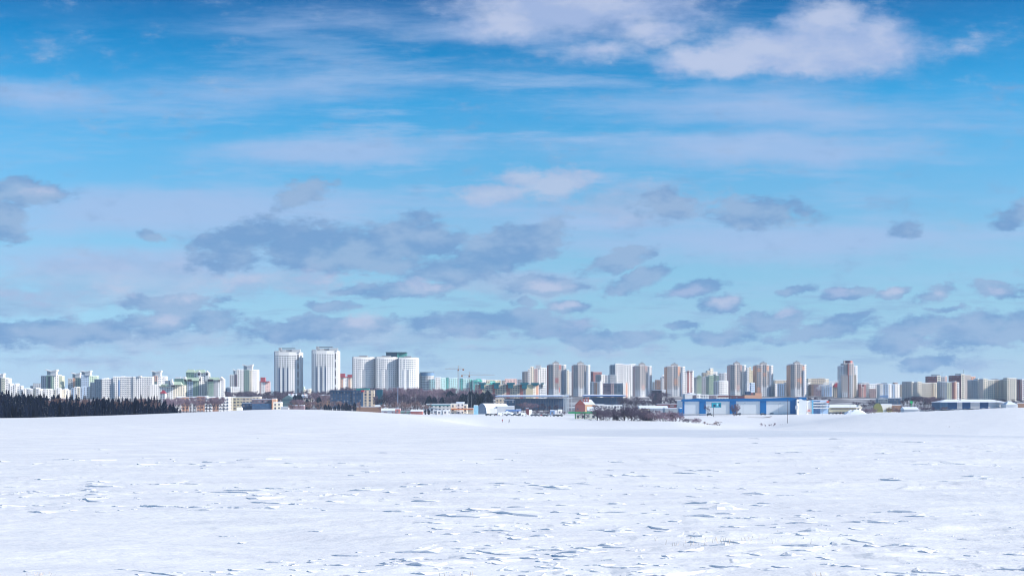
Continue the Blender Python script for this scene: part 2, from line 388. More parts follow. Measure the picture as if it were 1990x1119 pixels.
# ---- towers with a butterfly crown (far left)
def crown(B, px0, px1, yb, yt):
    D = B.D; x0, x1 = X(px0, D), X(px1, D); xm = (x0+x1)/2; zb, zt = Z(yb, D), Z(yt, D); h = zt-zb
    m = MB(); m.box(x0+(x1-x0)*.12, x0+(x1-x0)*.42, D+2, D+9, zb, zb+h*.75); m.build('lift_house', fac('mg0'), B.t)
    m = MB(); m.box(xm-(x1-x0)*.06, x1-(x1-x0)*.06, D+1, D+10, zb, zb+h*.7); m.build('lift_house', fac('w0'), B.t)
    m = MB()
    m.poly([(x0, D, zb+h*.98), (xm, D, zb+h*.72), (xm, D+11, zb+h*.72), (x0, D+11, zb+h*.98)])
    m.poly([(xm, D, zb+h*.72), (x1, D, zt), (x1, D+11, zt), (xm, D+11, zb+h*.72)])
    v = [(x0, D, zb+h*.85), (xm, D, zb+h*.6), (x1, D, zb+h*.72), (x1, D, zt), (xm, D, zb+h*.74), (x0, D, zb+h)]
    m.poly(v); m.poly([(p[0], D+11, p[2]) for p in reversed(v)])
    m.poly([(x0, D+11, zb+h*.85), (xm, D+11, zb+h*.6), (xm, D, zb+h*.6), (x0, D, zb+h*.85)])
    m.poly([(xm, D+11, zb+h*.6), (x1, D+11, zb+h*.72), (x1, D, zb+h*.72), (xm, D, zb+h*.6)])
    m.poly([(x1, D, zb+h*.72), (x1, D+11, zb+h*.72), (x1, D+11, zt), (x1, D, zt)])
    m.poly([(x0, D, zb+h), (x0, D+11, zb+h), (x0, D+11, zb+h*.85), (x0, D, zb+h*.85)])
    m.build('roof_canopy', fac('w0'), B.t)
GA = 'apartment towers with winged white roof canopies'
B = Bld('apartment_tower', 'pale tower with white winged roof cut by the left edge of the photo', 'tower block', 2400, -8, [(3, -.3, 734, 'pu', 3), (9, .3, 734, 'y', 1), (15, .6, 735, 'w', 1)], group=GA)
crown(B, -6, 7, 734, 725)
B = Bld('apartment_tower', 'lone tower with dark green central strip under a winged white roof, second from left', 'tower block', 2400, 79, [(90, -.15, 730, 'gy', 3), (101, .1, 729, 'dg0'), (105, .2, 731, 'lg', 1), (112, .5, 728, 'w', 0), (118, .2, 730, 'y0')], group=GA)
crown(B, 88, 110, 730, 717.5)
B.box('glazed_bay', 94, 98, 766, 731, GLASS, -.3, 1)
B = Bld('apartment_tower', 'shorter tower with orange and green strips, left one of the joined pair', 'tower block', 2420, 132, [(141, .1, 735, 'w', 2), (146, .1, 734, 'o0'), (157, .1, 734, 'g', 3)], group=GA)
crown(B, 138, 156, 734, 723.5)
B = Bld('apartment_tower', 'taller white and cream tower with winged roof, right one of the joined pair', 'tower block', 2400, 157.3, [(172, .25, 729, 'lb', 4), (184, .45, 730, 'lg', 1)], group=GA)
crown(B, 155, 176, 729, 719.5)
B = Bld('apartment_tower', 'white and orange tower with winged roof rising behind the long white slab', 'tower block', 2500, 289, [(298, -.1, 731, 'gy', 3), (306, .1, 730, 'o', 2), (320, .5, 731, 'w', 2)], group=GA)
crown(B, 293, 313, 730.5, 719.5); B.box('wall_panel', 298.5, 305.5, 768, 741, 'dg', -.4, 1)
B = Bld('apartment_tower', 'white and purple brown tower with low winged roof left of the green striped one', 'tower block', 2460, 446, [(455, .1, 728, 'w', 2), (461, 0, 727, 'pu', 1), (473.8, .35, 717.5, 'w', 3)], group=GA)
crown(B, 452, 462, 727, 717)
B = Bld('apartment_tower', 'tall tower with pale green left half and white right half under a winged roof', 'tower block', 2400, 474, [(485, .05, 718.5, 'g', 3), (490, .3, 719, 'c', 1), (499.5, .6, 718.5, 'w', 1)], group=GA)
crown(B, 470.5, 491, 718.5, 707.5)

# ---- low stepped white rows at far left
def lowrow(label, D, px0, px1, ylo, yhi, codes, n, group=None, sl=.4, name='apartment_block', depth=10):
    segs = []; rr = random.Random(int(px0*7+D)); w = (px1-px0)/n
    for k in range(n):
        segs.append((px0+w*(k+1), sl*rr.uniform(-.2, 1.3), rr.uniform(yhi, ylo), rr.choice(codes)))
    return Bld(name, label, 'apartment block', D, px0, segs, depth, group=group)
lowrow('low jagged white block just right of the tower at the left edge', 2300, 16, 39, 750, 745, ['w', 'w'], 6)
Bld('apartment_block', 'low grey blue block with dark roof left of the lone green striped tower', 'apartment block', 2600, 58, [(64, -.4, 750, 'mg'), (79, .2, 745, 'gy')], 12, roof=DARKROOF)
lowrow('stepped row of small white houses in front of the green striped tower', 2150, 33, 110, 759, 754, ['w', 'w', 'c'], 13)
lowrow('stepped white houses between the green striped tower and the joined pair', 2180, 111, 138, 760, 756, ['w', 'c'], 5)
lowrow('pale blue and white block at the foot of the joined pair of towers', 2100, 138.5, 172.5, 759, 751, ['lb', 'w', 'w', 'c'], 6)
B = Bld('apartment_block', 'long white panel slab of ten storeys with grey recesses, above the spruce wood', 'apartment block', 2100, 173,
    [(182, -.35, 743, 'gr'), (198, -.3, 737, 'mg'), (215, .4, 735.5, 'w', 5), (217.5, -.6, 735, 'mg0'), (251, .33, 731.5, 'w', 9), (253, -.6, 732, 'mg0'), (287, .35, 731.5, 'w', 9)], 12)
B.box('lift_house', 200, 207, 736, 733.5, 'w0', 6, 12); B.box('lift_house', 231, 237, 732, 729.8, 'w0', 12, 18); B.box('lift_house', 262, 268, 732, 729.5, 'w0', 16, 22)
B.box('stair_strip', 228.5, 231, 770, 738, 'b0', 2.8, 5)
Bld('apartment_block', 'low white block tucked against the right end of the long white slab', 'apartment block', 2080, 287.3, [(293, .2, 748, 'w'), (308, .4, 747, 'w')], 10)

# ---- green mansard group
GM = 'white apartment houses with pale green mansard roofs'
gm = simple("green_roof", (178, 198, 178), .6)
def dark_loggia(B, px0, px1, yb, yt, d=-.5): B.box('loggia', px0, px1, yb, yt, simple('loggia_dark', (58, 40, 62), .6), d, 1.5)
B = Bld('apartment_house', 'lower white house with green mansard, left of the tallest green roofed house', 'apartment block', 2000, 309, [(325, .25, 751, 'w'), (334, .3, 747, 'w'), (355.5, .3, 748, 'c')], 12, group=GM, roof=None)
B.gable('roof', 309, 327, 751, 746, gm, -.5, 15, 'x', 2); B.gable('roof', 333, 352, 747.5, 741, gm, -.5, 16, 'x', 2); B.gable('gable', 332, 338, 748, 741, 'w0', -1, 10)
dark_loggia(B, 312, 321, 751.5, 748, 1); dark_loggia(B, 333, 339, 751.5, 748.5, 3)
B.box('rear_wing', 334, 352, 760, 735, 'dg0', 14, 24, SNOWROOF); B.box('parapet', 336, 346, 735, 732, 'w0', 15, 20); B.box('parapet', 350, 356, 736, 731, 'w0', 15, 20)
B.box('lift_house', 317, 325, 747, 739, 'mg0', 10, 16); B.box('chimney', 327, 331, 747, 736, 'w0', 10, 14)
B = Bld('apartment_house', 'tallest white house with stepped green mansard and two round gable windows', 'apartment block', 2020, 356, [(364, .1, 740, 'dg'), (374, .2, 738, 'lb', 3), (386, .2, 736, 'g', 3), (403, .5, 731, 'w', 4)], 12, group=GM, roof=None)
B.box('rear_wing', 358.5, 374, 760, 723, 'g', 9, 20); B.box('rear_wing', 374, 403, 760, 724, 'w', 9.5, 20)
B.gable('roof', 358, 375, 723, 717, gm, 8, 21, 'x', 2); B.gable('roof', 374.5, 396, 724, 717.5, gm, 8.2, 21, 'x', 2)
for a in (380, 395.2):
    B.gable('gable', a, a+8.5, 724, 720, 'w0', 7, 14); B.box('gable_wall', a+.5, a+8, 740, 724, 'w0', 8, 12)
    m = MB(); xc, zc = X(a+4.3, B.D), Z(726.5, B.D); n = 12
    P = [(xc+1.7*math.cos(2*math.pi*k/n), zc+1.9*math.sin(2*math.pi*k/n)) for k in range(n)]
    m.poly([(p[0], B.D+7.6, p[1]) for p in reversed(P)][::-1]); m.poly([(p[0], B.D+8.2, p[1]) for p in reversed(P)])
    for k in range(n):
        p, q = P[k], P[(k+1) % n]; m.poly([(p[0], B.D+7.6, p[1]), (p[0], B.D+8.2, p[1]), (q[0], B.D+8.2, q[1]), (q[0], B.D+7.6, q[1])])
    m.build('round_window', simple('loggia_dark', (58, 40, 62)), B.t)
B.gable('roof', 355.5, 387, 739.5, 733, gm, -.8, 9, 'x', 2)
dark_loggia(B, 356.5, 361.5, 740.5, 736.5, -.9); dark_loggia(B, 365, 372.5, 740.5, 736.5, -.6); dark_loggia(B, 386.5, 390, 740, 736, 1)
for px in (361.5, 373.5, 384): B.box('antenna_mast', px, px+.3, 719, 713, WHITEM, 14, 14.3)
B = Bld('apartment_house', 'white house with long dark top loggia, right end of the green roofed group', 'apartment block', 2010, 403.3, [(415, .05, 738, 'gs'), (423, .2, 737, 'gr'), (433, .5, 736, 'w', 2)], 12, group=GM, roof=None)
B.gable('roof', 403, 427, 738, 732.5, gm, -.8, 16, 'x', 3); B.gable('gable', 423, 433, 736.5, 731.5, 'w0', 3.5, 14)
dark_loggia(B, 404, 414.5, 740.5, 736.5, -.9); dark_loggia(B, 424, 427, 741, 736.5, 4)
def house(label, D, px0, px1, ye, yr, wall, roof, ridge='x', depth=10, name='house', hip=0, cat='house', chim=0):
    B = Bld(name, label, cat, D, px0, [(px1, .0, ye, wall)], depth, roof=None)
    B.gable('roof', px0-.5, px1+.5, ye+.1, yr, roof, -.6, depth+.6, ridge, hip)
    for k in range(chim): B.box('chimney', px0+(px1-px0)*(.3+.4*k), px0+(px1-px0)*(.3+.4*k)+1.3, yr+2, yr-1.5, 'r0', depth/2-1, depth/2+1)
    return B
DRR = simple('red_roof_tile', (150, 48, 66), .6)
house('small house with a dark red hipped roof below the green roofed houses', 1900, 311, 321, 764, 757.5, 'w', DRR, 'x', 9, hip=3)

# ---- five storey rows behind the crest
Bld('apartment_block', 'white five storey block with stacks of orange balconies behind the snow crest', 'apartment block', 1350, 343,
    [(352, .3, 771, 'w'), (366, .1, 771.5, 'os'), (380, .25, 771, 'gy'), (395.5, .1, 770, 'os'), (409.5, .3, 771, 'w', 6), (421.5, .05, 772, 'os'), (439, .35, 771.5, 'w', 6)], 12)
Bld('apartment_block', 'long low ochre and dark block with snowy roof right of the orange balconied one', 'apartment block', 1400, 439.5,
    [(445, -.3, 772, 'mg'), (452, .3, 771.5, 'c'), (470, .1, 772, 'yes'), (489, .1, 772, 'bes'), (503, .2, 771, 'be')], 12)
Bld('office_block', 'low mauve block with a blue glazed lower floor left of the orange cube', 'office', 1250, 470, [(489, 0, 783, 'gl'), (528, .05, 776, 'pud')], 12).box('glazed_front', 490, 527.5, 795, 784, simple('blue_glazing', (92, 122, 158), .3, .2), -1.5, 0)
Bld('plant_room', 'small plain orange cube on the end of the low mauve block', 'outbuilding', 1248, 528.3, [(536, .2, 775, 'o0')], 8)
Bld('outbuilding', 'cream two storey box on the crest below the first round white tower', 'outbuilding', 1220, 531, [(545, .25, 782, 'c')], 10)
Bld('shed', 'tiny white shed on the snow crest left of the mauve block', 'shed', 700, 460, [(468, .2, 792, 'w0')], 4, rt=.2)
Bld('outbuilding', 'low dark block seen between the green roofed group and the white and purple tower', 'outbuilding', 2250, 434, [(441, 0, 754, 'gl'), (448, .2, 752, 'gy')], 9)
Bld('apartment_block', 'small white block at the foot of the white and purple brown tower', 'apartment block', 2200, 450, [(463, .35, 752, 'w')], 9)
def red_tower(label, D, px0, px1, y, cap, yc, base, codes=('r', 'w', 'r')):
    w = (px1-px0)/3
    B = Bld('apartment_tower', label, 'tower block', D, px0, [(px0+w, .0, y+1, codes[0]), (px0+2*w, .2, y, codes[1]), (px1, .5, y+1, codes[2])], 10, roof=None, group='far brick red capped towers')
    B.box('roof_cap', cap[0], cap[1], y+.5, yc, simple('cap_red', (200, 84, 92), .6), 1, 8)
    B.box('cornice', px0-.3, px1+.3, y+1.1, y-.6, simple('cap_red', (200, 84, 92)), -.5, 9)
    return B
red_tower('small far tower of red and white brick left of the first round white tower', 2900, 500, 523, 741, (506, 515), 733, 0, ('p', 'w', 'p'))
red_tower('far cream tower with a red cap right beside the second round white tower', 2900, 657, 671.5, 732, (660, 670), 725.5, 0, ('c', 'o', 'w'))
red_tower('far white tower with a red cap left of the three joined round towers', 2950, 673, 685, 732, (675, 684), 727.5, 0, ('w', 'o', 'c'))
lowrow('far pale rooftops seen between the two round white towers', 2800, 586, 604, 756, 751, ['c', 'w', 'lg'], 4)

# ---- the round white towers
def white_tower(label, D, px0, px1, ytop, ysplit, kind, group):
    w = px1-px0; q = lambda f: px0+f*w
    if kind == 1:
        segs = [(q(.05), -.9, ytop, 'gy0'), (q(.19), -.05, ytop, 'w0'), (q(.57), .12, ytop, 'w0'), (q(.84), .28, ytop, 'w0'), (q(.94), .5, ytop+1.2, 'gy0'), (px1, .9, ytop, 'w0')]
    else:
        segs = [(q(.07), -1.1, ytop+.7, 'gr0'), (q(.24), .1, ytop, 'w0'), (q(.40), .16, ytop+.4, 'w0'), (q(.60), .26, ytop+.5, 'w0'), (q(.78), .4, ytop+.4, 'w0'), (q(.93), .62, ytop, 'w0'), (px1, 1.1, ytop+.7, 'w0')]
    B = Bld('round_tower', label, 'tower block', D, px0, segs, 22, group=group, roof=DARKROOF, rt=.3)
    spots = []; pale = []; wide = []
    for i, (a, b, zt) in enumerate(B.front):
        ang = math.atan2(b[1]-a[1], b[0]-a[0]); L = math.hypot(b[0]-a[0], b[1]-a[1]); n = max(1, int(round(L/3.6)))
        z = zt-(6.3 if kind == 1 else 4.3)
        while z > B.zb+3:
            up = z > Z(ysplit, D)
            for k in range(n):
                f = (k+.5)/n; p = (a[0]+(b[0]-a[0])*f, a[1]+(b[1]-a[1])*f, z, ang)
                mid = (1 < i < 4 if kind == 1 else 1 < i < 5)
                if i == 0: continue
                if kind == 1 and i == 4: continue
                if up and mid: wide.append(p)
                else: spots.append(p)
            z -= 3.0
    # the widest openings first, 100 windows on their own, the rest as one part
    windows(B.t, wide, win_mesh(2.4, 1.25, GLASS if kind == 1 else GLASS2), 60)
    spots.sort(key=lambda s: -s[2]); windows(B.t, spots, win_mesh(1.3, 1.5, GLASS2), 40)
    if kind == 1:
        for f in (.215, .375, .53):   # dark glazed strips up the lower half
            a, b, _ = B.front[2]; g = (f-.19)/.38; xa = a[0]+(b[0]-a[0])*g; ya = a[1]+(b[1]-a[1])*g
            m = MB(); m.box(xa-.9, xa+.9, ya-.5, ya+.8, B.zb, Z(ysplit-.5, D)); m.build('glazed_strip', simple('strip_glass', (78, 96, 126), .3), B.t)
        a, b, _ = B.front[4]
        z = Z(ytop+5, D); k = 0
        while z > B.zb+4:
            xm, ym = (a[0]+b[0])/2, (a[1]+b[1])/2
            m = MB(); m.box(xm-1.3, xm+1.3, ym-.5, ym+1, z-9.5, z); m.build('loggia', simple('loggia_grey', (122, 116, 120), .6), B.t); z -= 13
        for c, e in ((px0+w*.12, .18), (px0+w*.3, .35)): pass
        B.box('parapet', q(.66), px1-.4, ytop+.2, ytop-5.2, 'w0', 6, 9); B.box('parapet', q(.0)+.5, q(.2), ytop+.2, ytop-2, 'w0', 3, 8)
        B.box('plant_room', q(.16), q(.26), ytop, ytop-8.3, 'gr0', 6, 12); B.box('plant_room', q(.26), q(.66), ytop, ytop-5, 'gr0', 8, 16)
        B.box('roof_fin', q(.16), q(.78), ytop-6.6, ytop-8, GREYM, 9, 15)
        B.box('parapet', q(.3), q(.44), ytop, ytop-4, 'w0', 5, 7)
    else:
        for (f0, f1) in ((.27, .34), (.46, .56)):
            a, b, _ = B.front[2 if f0 < .4 else 3]; lo = .24 if f0 < .4 else .40; sp_ = .16 if f0 < .4 else .20
            g0, g1 = (f0-lo)/sp_, (f1-lo)/sp_
            xa, xb = a[0]+(b[0]-a[0])*g0, a[0]+(b[0]-a[0])*g1; ym = a[1]+(b[1]-a[1])*(g0+g1)/2
            m = MB(); m.box(xa, xb, ym-.7, ym+1.2, B.zb, Z(ysplit, D)); m.build('pilaster', fac('w0' if f0 < .4 else 'gy0'), B.t)
        B.box('plant_room', q(.28), q(.66), ytop+.2, ytop-2.6, 'gr0', 8, 16)
    return B
GW = 'tall round white towers standing over the middle of the skyline'
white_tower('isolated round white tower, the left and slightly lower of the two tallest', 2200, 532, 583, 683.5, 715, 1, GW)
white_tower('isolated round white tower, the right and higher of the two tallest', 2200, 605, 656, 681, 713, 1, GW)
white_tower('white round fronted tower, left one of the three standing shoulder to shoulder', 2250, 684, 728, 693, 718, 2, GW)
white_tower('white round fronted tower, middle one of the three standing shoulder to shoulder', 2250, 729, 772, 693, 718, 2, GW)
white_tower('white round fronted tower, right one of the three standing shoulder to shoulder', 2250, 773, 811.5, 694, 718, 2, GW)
B = Bld('office_tower', 'dark teal glass box showing above the middle and right joined towers', 'office tower', 2420, 750, [(772, -.1, 684.8, simple('teal_glass', (20, 74, 96), .3, .2)), (789.5, .4, 684.8, simple('green_glass', (60, 134, 130), .3, .25))], 18, roof=DARKROOF)
B.box('roof_edge', 749.5, 789.8, 685.2, 684, simple('teal_edge', (30, 62, 84)), -.5, 22)
# drum tower
D = 2500
t = thing('drum_tower', (X(828, D), D+13, tz(828, D)-2), 'squat round white tower with a blue glazed top ring right of the three joined towers', 'tower')
def drum(name, r, y0, y1, mat, cx=829, dd=14, n=28):
    m = MB(); x = X(cx, D); m.prism([(x+r*math.cos(2*math.pi*k/n), D+dd+r*math.sin(2*math.pi*k/n)) for k in range(n)], Z(y0, D), Z(y1, D)); return m.build(name, mat, t)
drum('wall', 12.6, 775, 730, fac('wv')); drum('glazed_ring', 12.9, 730, 723.6, simple('ring_glass', (122, 152, 186), .3)); drum('roof', 13.3, 723.6, 722.8, DARKROOF)
m = MB(); m.box(X(812, D), X(817, D), D+4, D+16, tz(812, D)-2, Z(725, D)); m.build('stair_tower', fac('gr0'), t)
m = MB(); m.box(X(842.5, D), X(842.9, D), D+10, D+10.4, Z(726, D), Z(719, D)); m.build('antenna_mast', GREYM, t)

# ---- turquoise estate
GT = 'turquoise and white blocks of the far estate'
Bld('apartment_block', 'palest turquoise and white block directly right of the squat drum tower', 'apartment block', 2500, 835, [(846, .1, 737, 'lt'), (856, .3, 733, 'w'), (865, .5, 734, 'lt')], 12, group=GT)
Bld('apartment_block', 'turquoise and white block left of the taller construction crane', 'apartment block', 2520, 865.5, [(872, 0, 733, 't'), (880, .3, 735, 'lt'), (889, .4, 734, 'lt')], 12, group=GT)
Bld('apartment_block', 'strong turquoise block between the two construction cranes', 'apartment block', 2540, 893, [(900, 0, 735, 't'), (911, .3, 735.5, 'lt'), (918, .4, 736, 't')], 12, group=GT)
Bld('apartment_block', 'white block with bright green roof right of the lower crane', 'apartment block', 2540, 919.5, [(928, 0, 738, 't0'), (937, .3, 739, 'lt'), (943.5, .4, 737, 'w')], 12, group=GT).gable('roof_gable', 921, 938, 741, 736, simple('turq_roof', (70, 190, 170)), -1, 10, 'x', 4)
Bld('apartment_block', 'block with rounded green roof and yellow top left of the beige far block', 'apartment block', 2560, 944, [(952, 0, 740, 'ye'), (962, .3, 742, 't'), (968, .4, 739, 'ye')], 12, group=GT).gable('roof_gable', 945, 965, 746, 740, simple('turq_roof', (70, 190, 170)), -1, 10, 'x', 4)
Bld('apartment_block', 'far pinkish beige block on the skyline above the teal capped row', 'apartment block', 2800, 975, [(981, 0, 739, 'be'), (1005, .35, 735.5, 'p')], 12)
Bld('apartment_block', 'far grey block just left of the stepped cream tower', 'apartment block', 2780, 1005.5, [(1014, 0, 737, 'gr')], 12)
Bld('apartment_block', 'distant yellowish roofline behind the green roofed turquoise blocks', 'apartment block', 2900, 935, [(948, .2, 737.5, 'c'), (974, .3, 738, 'ye')], 10)
# ---- teal capped row
teal = simple('teal_roof', (28, 116, 132), .6)
segs = []; x = 923
pat = [(931, .1, 'be'), (937, 0, 'r0'), (944, .1, 'ye'), (957, .15, 'bes'), (962, 0, 'r0'), (984, .15, 'bes'), (991, 0, 'r0'), (1010, .15, 'bes'), (1017, 0, 'r0'), (1022, 0, 'mg'), (1036, .1, 'ye0'), (1042, .45, 'c'), (1047, .3, 'o0'), (1063, .45, 'w', 5)]
segs = [(p[0], p[1], 747 if i < 10 else 746.5, p[2]) + ((p[3],) if len(p) > 3 else ()) for i, p in enumerate(pat)]
B = Bld('apartment_block', 'long ochre and brick red five storey block with teal roof caps left of the stadium', 'apartment block', 1900, 923, segs, 14)
for i, (a, b) in enumerate(((931, 944), (957, 972), (984.5, 1000), (1011.5, 1027), (1032.5, 1048), (1052, 1058))):
    dd = [0, 0, 1, 4, 9, 14][i]
    m = MB(); D = B.D; xa, xb = X(a, D), X(b, D); zt, zb = Z(743.3, D), Z(748.5 if i < 5 else 747, D)
    m.prism([(xa, D+dd-1.5), (xb, D+dd-1.5), (xb, D+dd+9), (xa, D+dd+9)], zb+(zt-zb)*.35, zt); m.build('roof_cap', teal, B.t)
    m = MB(); m.prism([(xa+2, D+dd-1.2), (xb-2, D+dd-1.2), (xb-2, D+dd+4), (xa+2, D+dd+4)], Z([756, 755, 754, 755, 749, 753][i], D), zb+(zt-zb)*.35); m.build('bay', teal, B.t)
# ---- construction cranes
def crane(label, px, D, ybase, ytop, yjib, pj0, pj1, r=.55):
    x = X(px, D); zb = tz(px, D)-1; t = thing('tower_crane', (x, D, zb), label, 'crane', 'construction cranes over the far estate')
    cy = simple('crane_yellow', (214, 190, 172), .6); m = MB(); s = 1.1; zt = Z(ytop, D); zj = Z(yjib, D)
    for a in (-s, s):
        for b in (-s, s): m.bar((x+a, D+b, zb), (x+a, D+b, zj), .14)
    z = zb; k = 0
    while z < zj-2:
        m.bar((x-s, D-s, z), (x+s, D-s, z+2.4), .12); m.bar((x+s, D-s, z), (x-s, D-s, z+2.4), .12); z += 2.4
    m.build('mast', cy, t)
    m = MB(); m.bar((x, D, zj), (x, D, zt), .5); m.build('apex', cy, t)
    for nm, pe in (('jib', pj0), ('counter_jib', pj1)):
        m = MB(); xe = X(pe, D); n = max(3, int(abs(xe-x)/3))
        m.bar((x, D-.6, zj), (xe, D-.6, zj), .14); m.bar((x, D+.6, zj), (xe, D+.6, zj), .14); m.bar((x, D, zj+1.4), (xe, D, zj+1.0), .13)
        for k in range(n):
            f0, f1 = k/n, (k+.5)/n; m.bar((x+(xe-x)*f0, D, zj), (x+(xe-x)*f1, D, zj+1.3), .12); m.bar((x+(xe-x)*f1, D, zj+1.3), (x+(xe-x)*(k+1)/n, D, zj), .12)
        m.bar((x, D, zt), (x+(xe-x)*.75, D, zj+1.2), .1)
        m.build(nm, cy, t)
    m = MB(); xe = X(pj1, D); sgn = 1 if pj1 < px else -1; m.box(min(xe, xe+sgn*3), max(xe, xe+sgn*3), D-1, D+1, zj-2.6, zj+.3); m.build('counterweight', simple('crane_weight', (190, 130, 90)), t)
    m = MB(); m.box(x-1.4, x+1.4, D-2.4, D-.6, zj-3, zj-.4); m.build('cab', simple('crane_cab', (170, 130, 110)), t)
crane('taller construction crane with its jib pointing left over turquoise blocks', 890.7, 2450, 752, 710, 717, 865, 902)
crane('lower construction crane with its long jib pointing right over turquoise blocks', 912, 2450, 757, 722, 729, 961, 896)

# ---- stepped cream tower
B = Bld('apartment_tower', 'cream and white tower stepping up in terraces behind the teal capped row', 'tower block', 2350, 1015, [(1018, -.3, 722.5, 'tp'), (1026, 0, 721.5, 'tp', 2), (1031, .3, 717, 'w', 2), (1038, .35, 712, 'c', 2), (1045, .2, 716, 'p', 2), (1052, .45, 710.5, 'w', 2), (1063, .5, 714.5, 'w', 3)], 16)
B.box('lift_house', 1041, 1051, 716, 709, 'w0', 6, 12); B.box('lift_house', 1027, 1032, 718, 715.5, 'w0', 6, 10); B.box('parapet', 1053, 1059, 715, 713.6, 'o0', 14, 18)
# ---- seven similar point towers
GP = 'point towers with taupe upper floors and white lower floors'
def point_tower(label, px0, px1, ytop, D, acc, ysplit, lit=1.0, pan=None):
    w = px1-px0; q = lambda f: px0+f*w; tj = random.Random(int(px0)); j = [tj.uniform(-.16, .16) for _ in range(7)]
    up = [(q(.07), -.7, ytop+1.5, acc+'0'), (q(.31+j[5]*.2), -.04+j[0], ytop, 'tp', 3), (q(.40+j[6]*.2), .38+j[1], ytop-.5, 'tp', 1), (q(.60), .14+j[2], ytop-.8, 'tp', 2), (q(.74), .28+j[3], ytop, 'tp', 1), (q(.87), .3, ytop+1, 'mg', 1), (px1, .85, ytop+1, 'w', 2)]
    B = Bld('apartment_tower', label, 'tower block', D, px0, up, 15, group=GP)
    Dd = B.D
    # white lower storeys, standing slightly proud
    for i, c in ((1, 'gy0'), (2, 'gy0'), (3, 'w0'), (4, acc+'0')):
        a, b, _ = B.front[i]; zt = Z(ysplit+(i % 2)*4, Dd); m = MB()
        m.prism([(a[0]+.05, a[1]-.08), (b[0]-.05, b[1]-.08), (b[0]-.05, b[1]+.3), (a[0]+.05, a[1]+.3)], B.zb, zt); m.build('lower_wall', fac(c if i != 4 else 'gy0'), B.t)
    # coloured accent panels
    for i, ya, yb in (pan or ((4, ytop+1, ytop+14), (3, ysplit-14, ysplit-3))):
        a, b, _ = B.front[i]; m = MB()
        m.prism([(a[0]+.2, a[1]-.09), (b[0]-.2, b[1]-.09), (b[0]-.2, b[1]+.3), (a[0]+.2, a[1]+.3)], Z(yb, Dd), Z(ya, Dd)); m.build('accent_panel', fac(acc+'0'), B.t)
    # glazed balcony stack
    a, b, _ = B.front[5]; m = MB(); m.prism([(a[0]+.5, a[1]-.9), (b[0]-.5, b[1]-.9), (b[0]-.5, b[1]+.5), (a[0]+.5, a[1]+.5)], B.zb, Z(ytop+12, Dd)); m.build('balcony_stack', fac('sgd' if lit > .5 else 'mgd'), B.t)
    B.box('penthouse', q(.28), q(.62), ytop, ytop-4.2, 'tp0', 3, 11); B.box('penthouse', q(.36), q(.54), ytop-4, ytop-5.8, 'gr0', 4, 9)
    B.box('chimney', q(.42), q(.47), ytop-5.8, ytop-7.4, 'mg0', 5, 6.5); B.box('parapet', q(.1), q(.3), ytop+.2, ytop-.8, 'tp0', 1, 3)
    return B
point_tower('taupe point tower with pink panels, first from left, behind the stadium roof', 1063.5, 1101, 708, 2300, 'r', 752, 1, ((4, 709, 718), (3, 734, 744), (4, 752, 762)))
point_tower('slim taupe and white point tower with bluish glazed stack, second from left', 1112, 1148, 708.5, 2300, 'p', 750, 1, ((0, 718, 726),))
point_tower('taupe point tower with a red balcony patch low down, behind the second stadium roof', 1232, 1268, 710.5, 2300, 'p', 754, 1, ((4, 711, 722), (3, 748, 757)))
point_tower('orange and grey point tower between the dark flat block and the pink striped one', 1294, 1333, 711.5, 2300, 'o', 752, 1, ((4, 712, 730), (3, 735, 748), (5, 745, 765)))
point_tower('darkest grey point tower, left one above the blue and white warehouse', 1417, 1452, 708.5, 2300, 'p', 756, 0, ((4, 710, 720), (3, 748, 758)))
point_tower('orange banded point tower in the middle above the blue and white warehouse', 1468, 1505, 709, 2300, 'o', 748, 1, ((1, 715, 722), (3, 724, 731), (4, 711, 719), (1, 752, 775)))
point_tower('orange accented point tower right above the stepped end of the warehouse', 1534, 1569.5, 707.5, 2300, 'o', 752, 1, ((0, 716, 722), (5, 711, 721), (4, 733, 745), (3, 735, 742), (5, 755, 775)))
# ---- fillers between
Bld('apartment_block', 'pale cream block filling the gap between the first two taupe point towers', 'apartment block', 2500, 1101.5, [(1106, .3, 719, 'c'), (1112, .3, 722, 'w')], 12)
Bld('apartment_block', 'brick red topped block right of the slim second point tower', 'apartment block', 2600, 1149, [(1153, -.2, 722, 'dr'), (1170, .2, 722.5, 'r')], 12)
Bld('apartment_block', 'grey green and white block in front of the brick red topped one', 'apartment block', 2450, 1158, [(1168, -.1, 728, 'mg'), (1176, .45, 728, 'w')], 12)
Bld('apartment_block', 'narrow pale block behind, left of the broad white stepped tower', 'apartment block', 2600, 1176.5, [(1184, .2, 729, 'gy')], 12)
Bld('apartment_block', 'white low block with a brown strip right beside the slim second point tower', 'apartment block', 2150, 1147.5, [(1155, -.1, 742, 'gy'), (1161, 0, 743, 'br'), (1166, 0, 743, 'gy'), (1172, .5, 741, 'w')], 12)
Bld('apartment_block', 'grey brown nine storey block with a lit pink and white end wall', 'apartment block', 2150, 1172.3, [(1188, -.15, 744.5, 'puv'), (1193, 0, 744, 'p'), (1211, -.15, 745, 'mgv'), (1216, .4, 744, 'w'), (1220, .4, 743.5, 'o0'), (1225, .4, 743.5, 'w')], 12)
B = Bld('apartment_tower', 'broad bright white tower stepping down to the left beside the third point tower', 'tower block', 2400, 1184, [(1187, -.2, 728, 'w', 1), (1196, -.5, 709, 'mg', 2), (1212, .4, 706.5, 'w', 4), (1225, .4, 708, 'w', 4), (1238, .45, 707, 'w', 3)], 14)
B.box('lift_house', 1196, 1203, 708, 705.8, 'gy0', 12, 16); B.box('lower_wing', 1185, 1198, 770, 728.5, 'w', -6, 4, SNOWROOF)
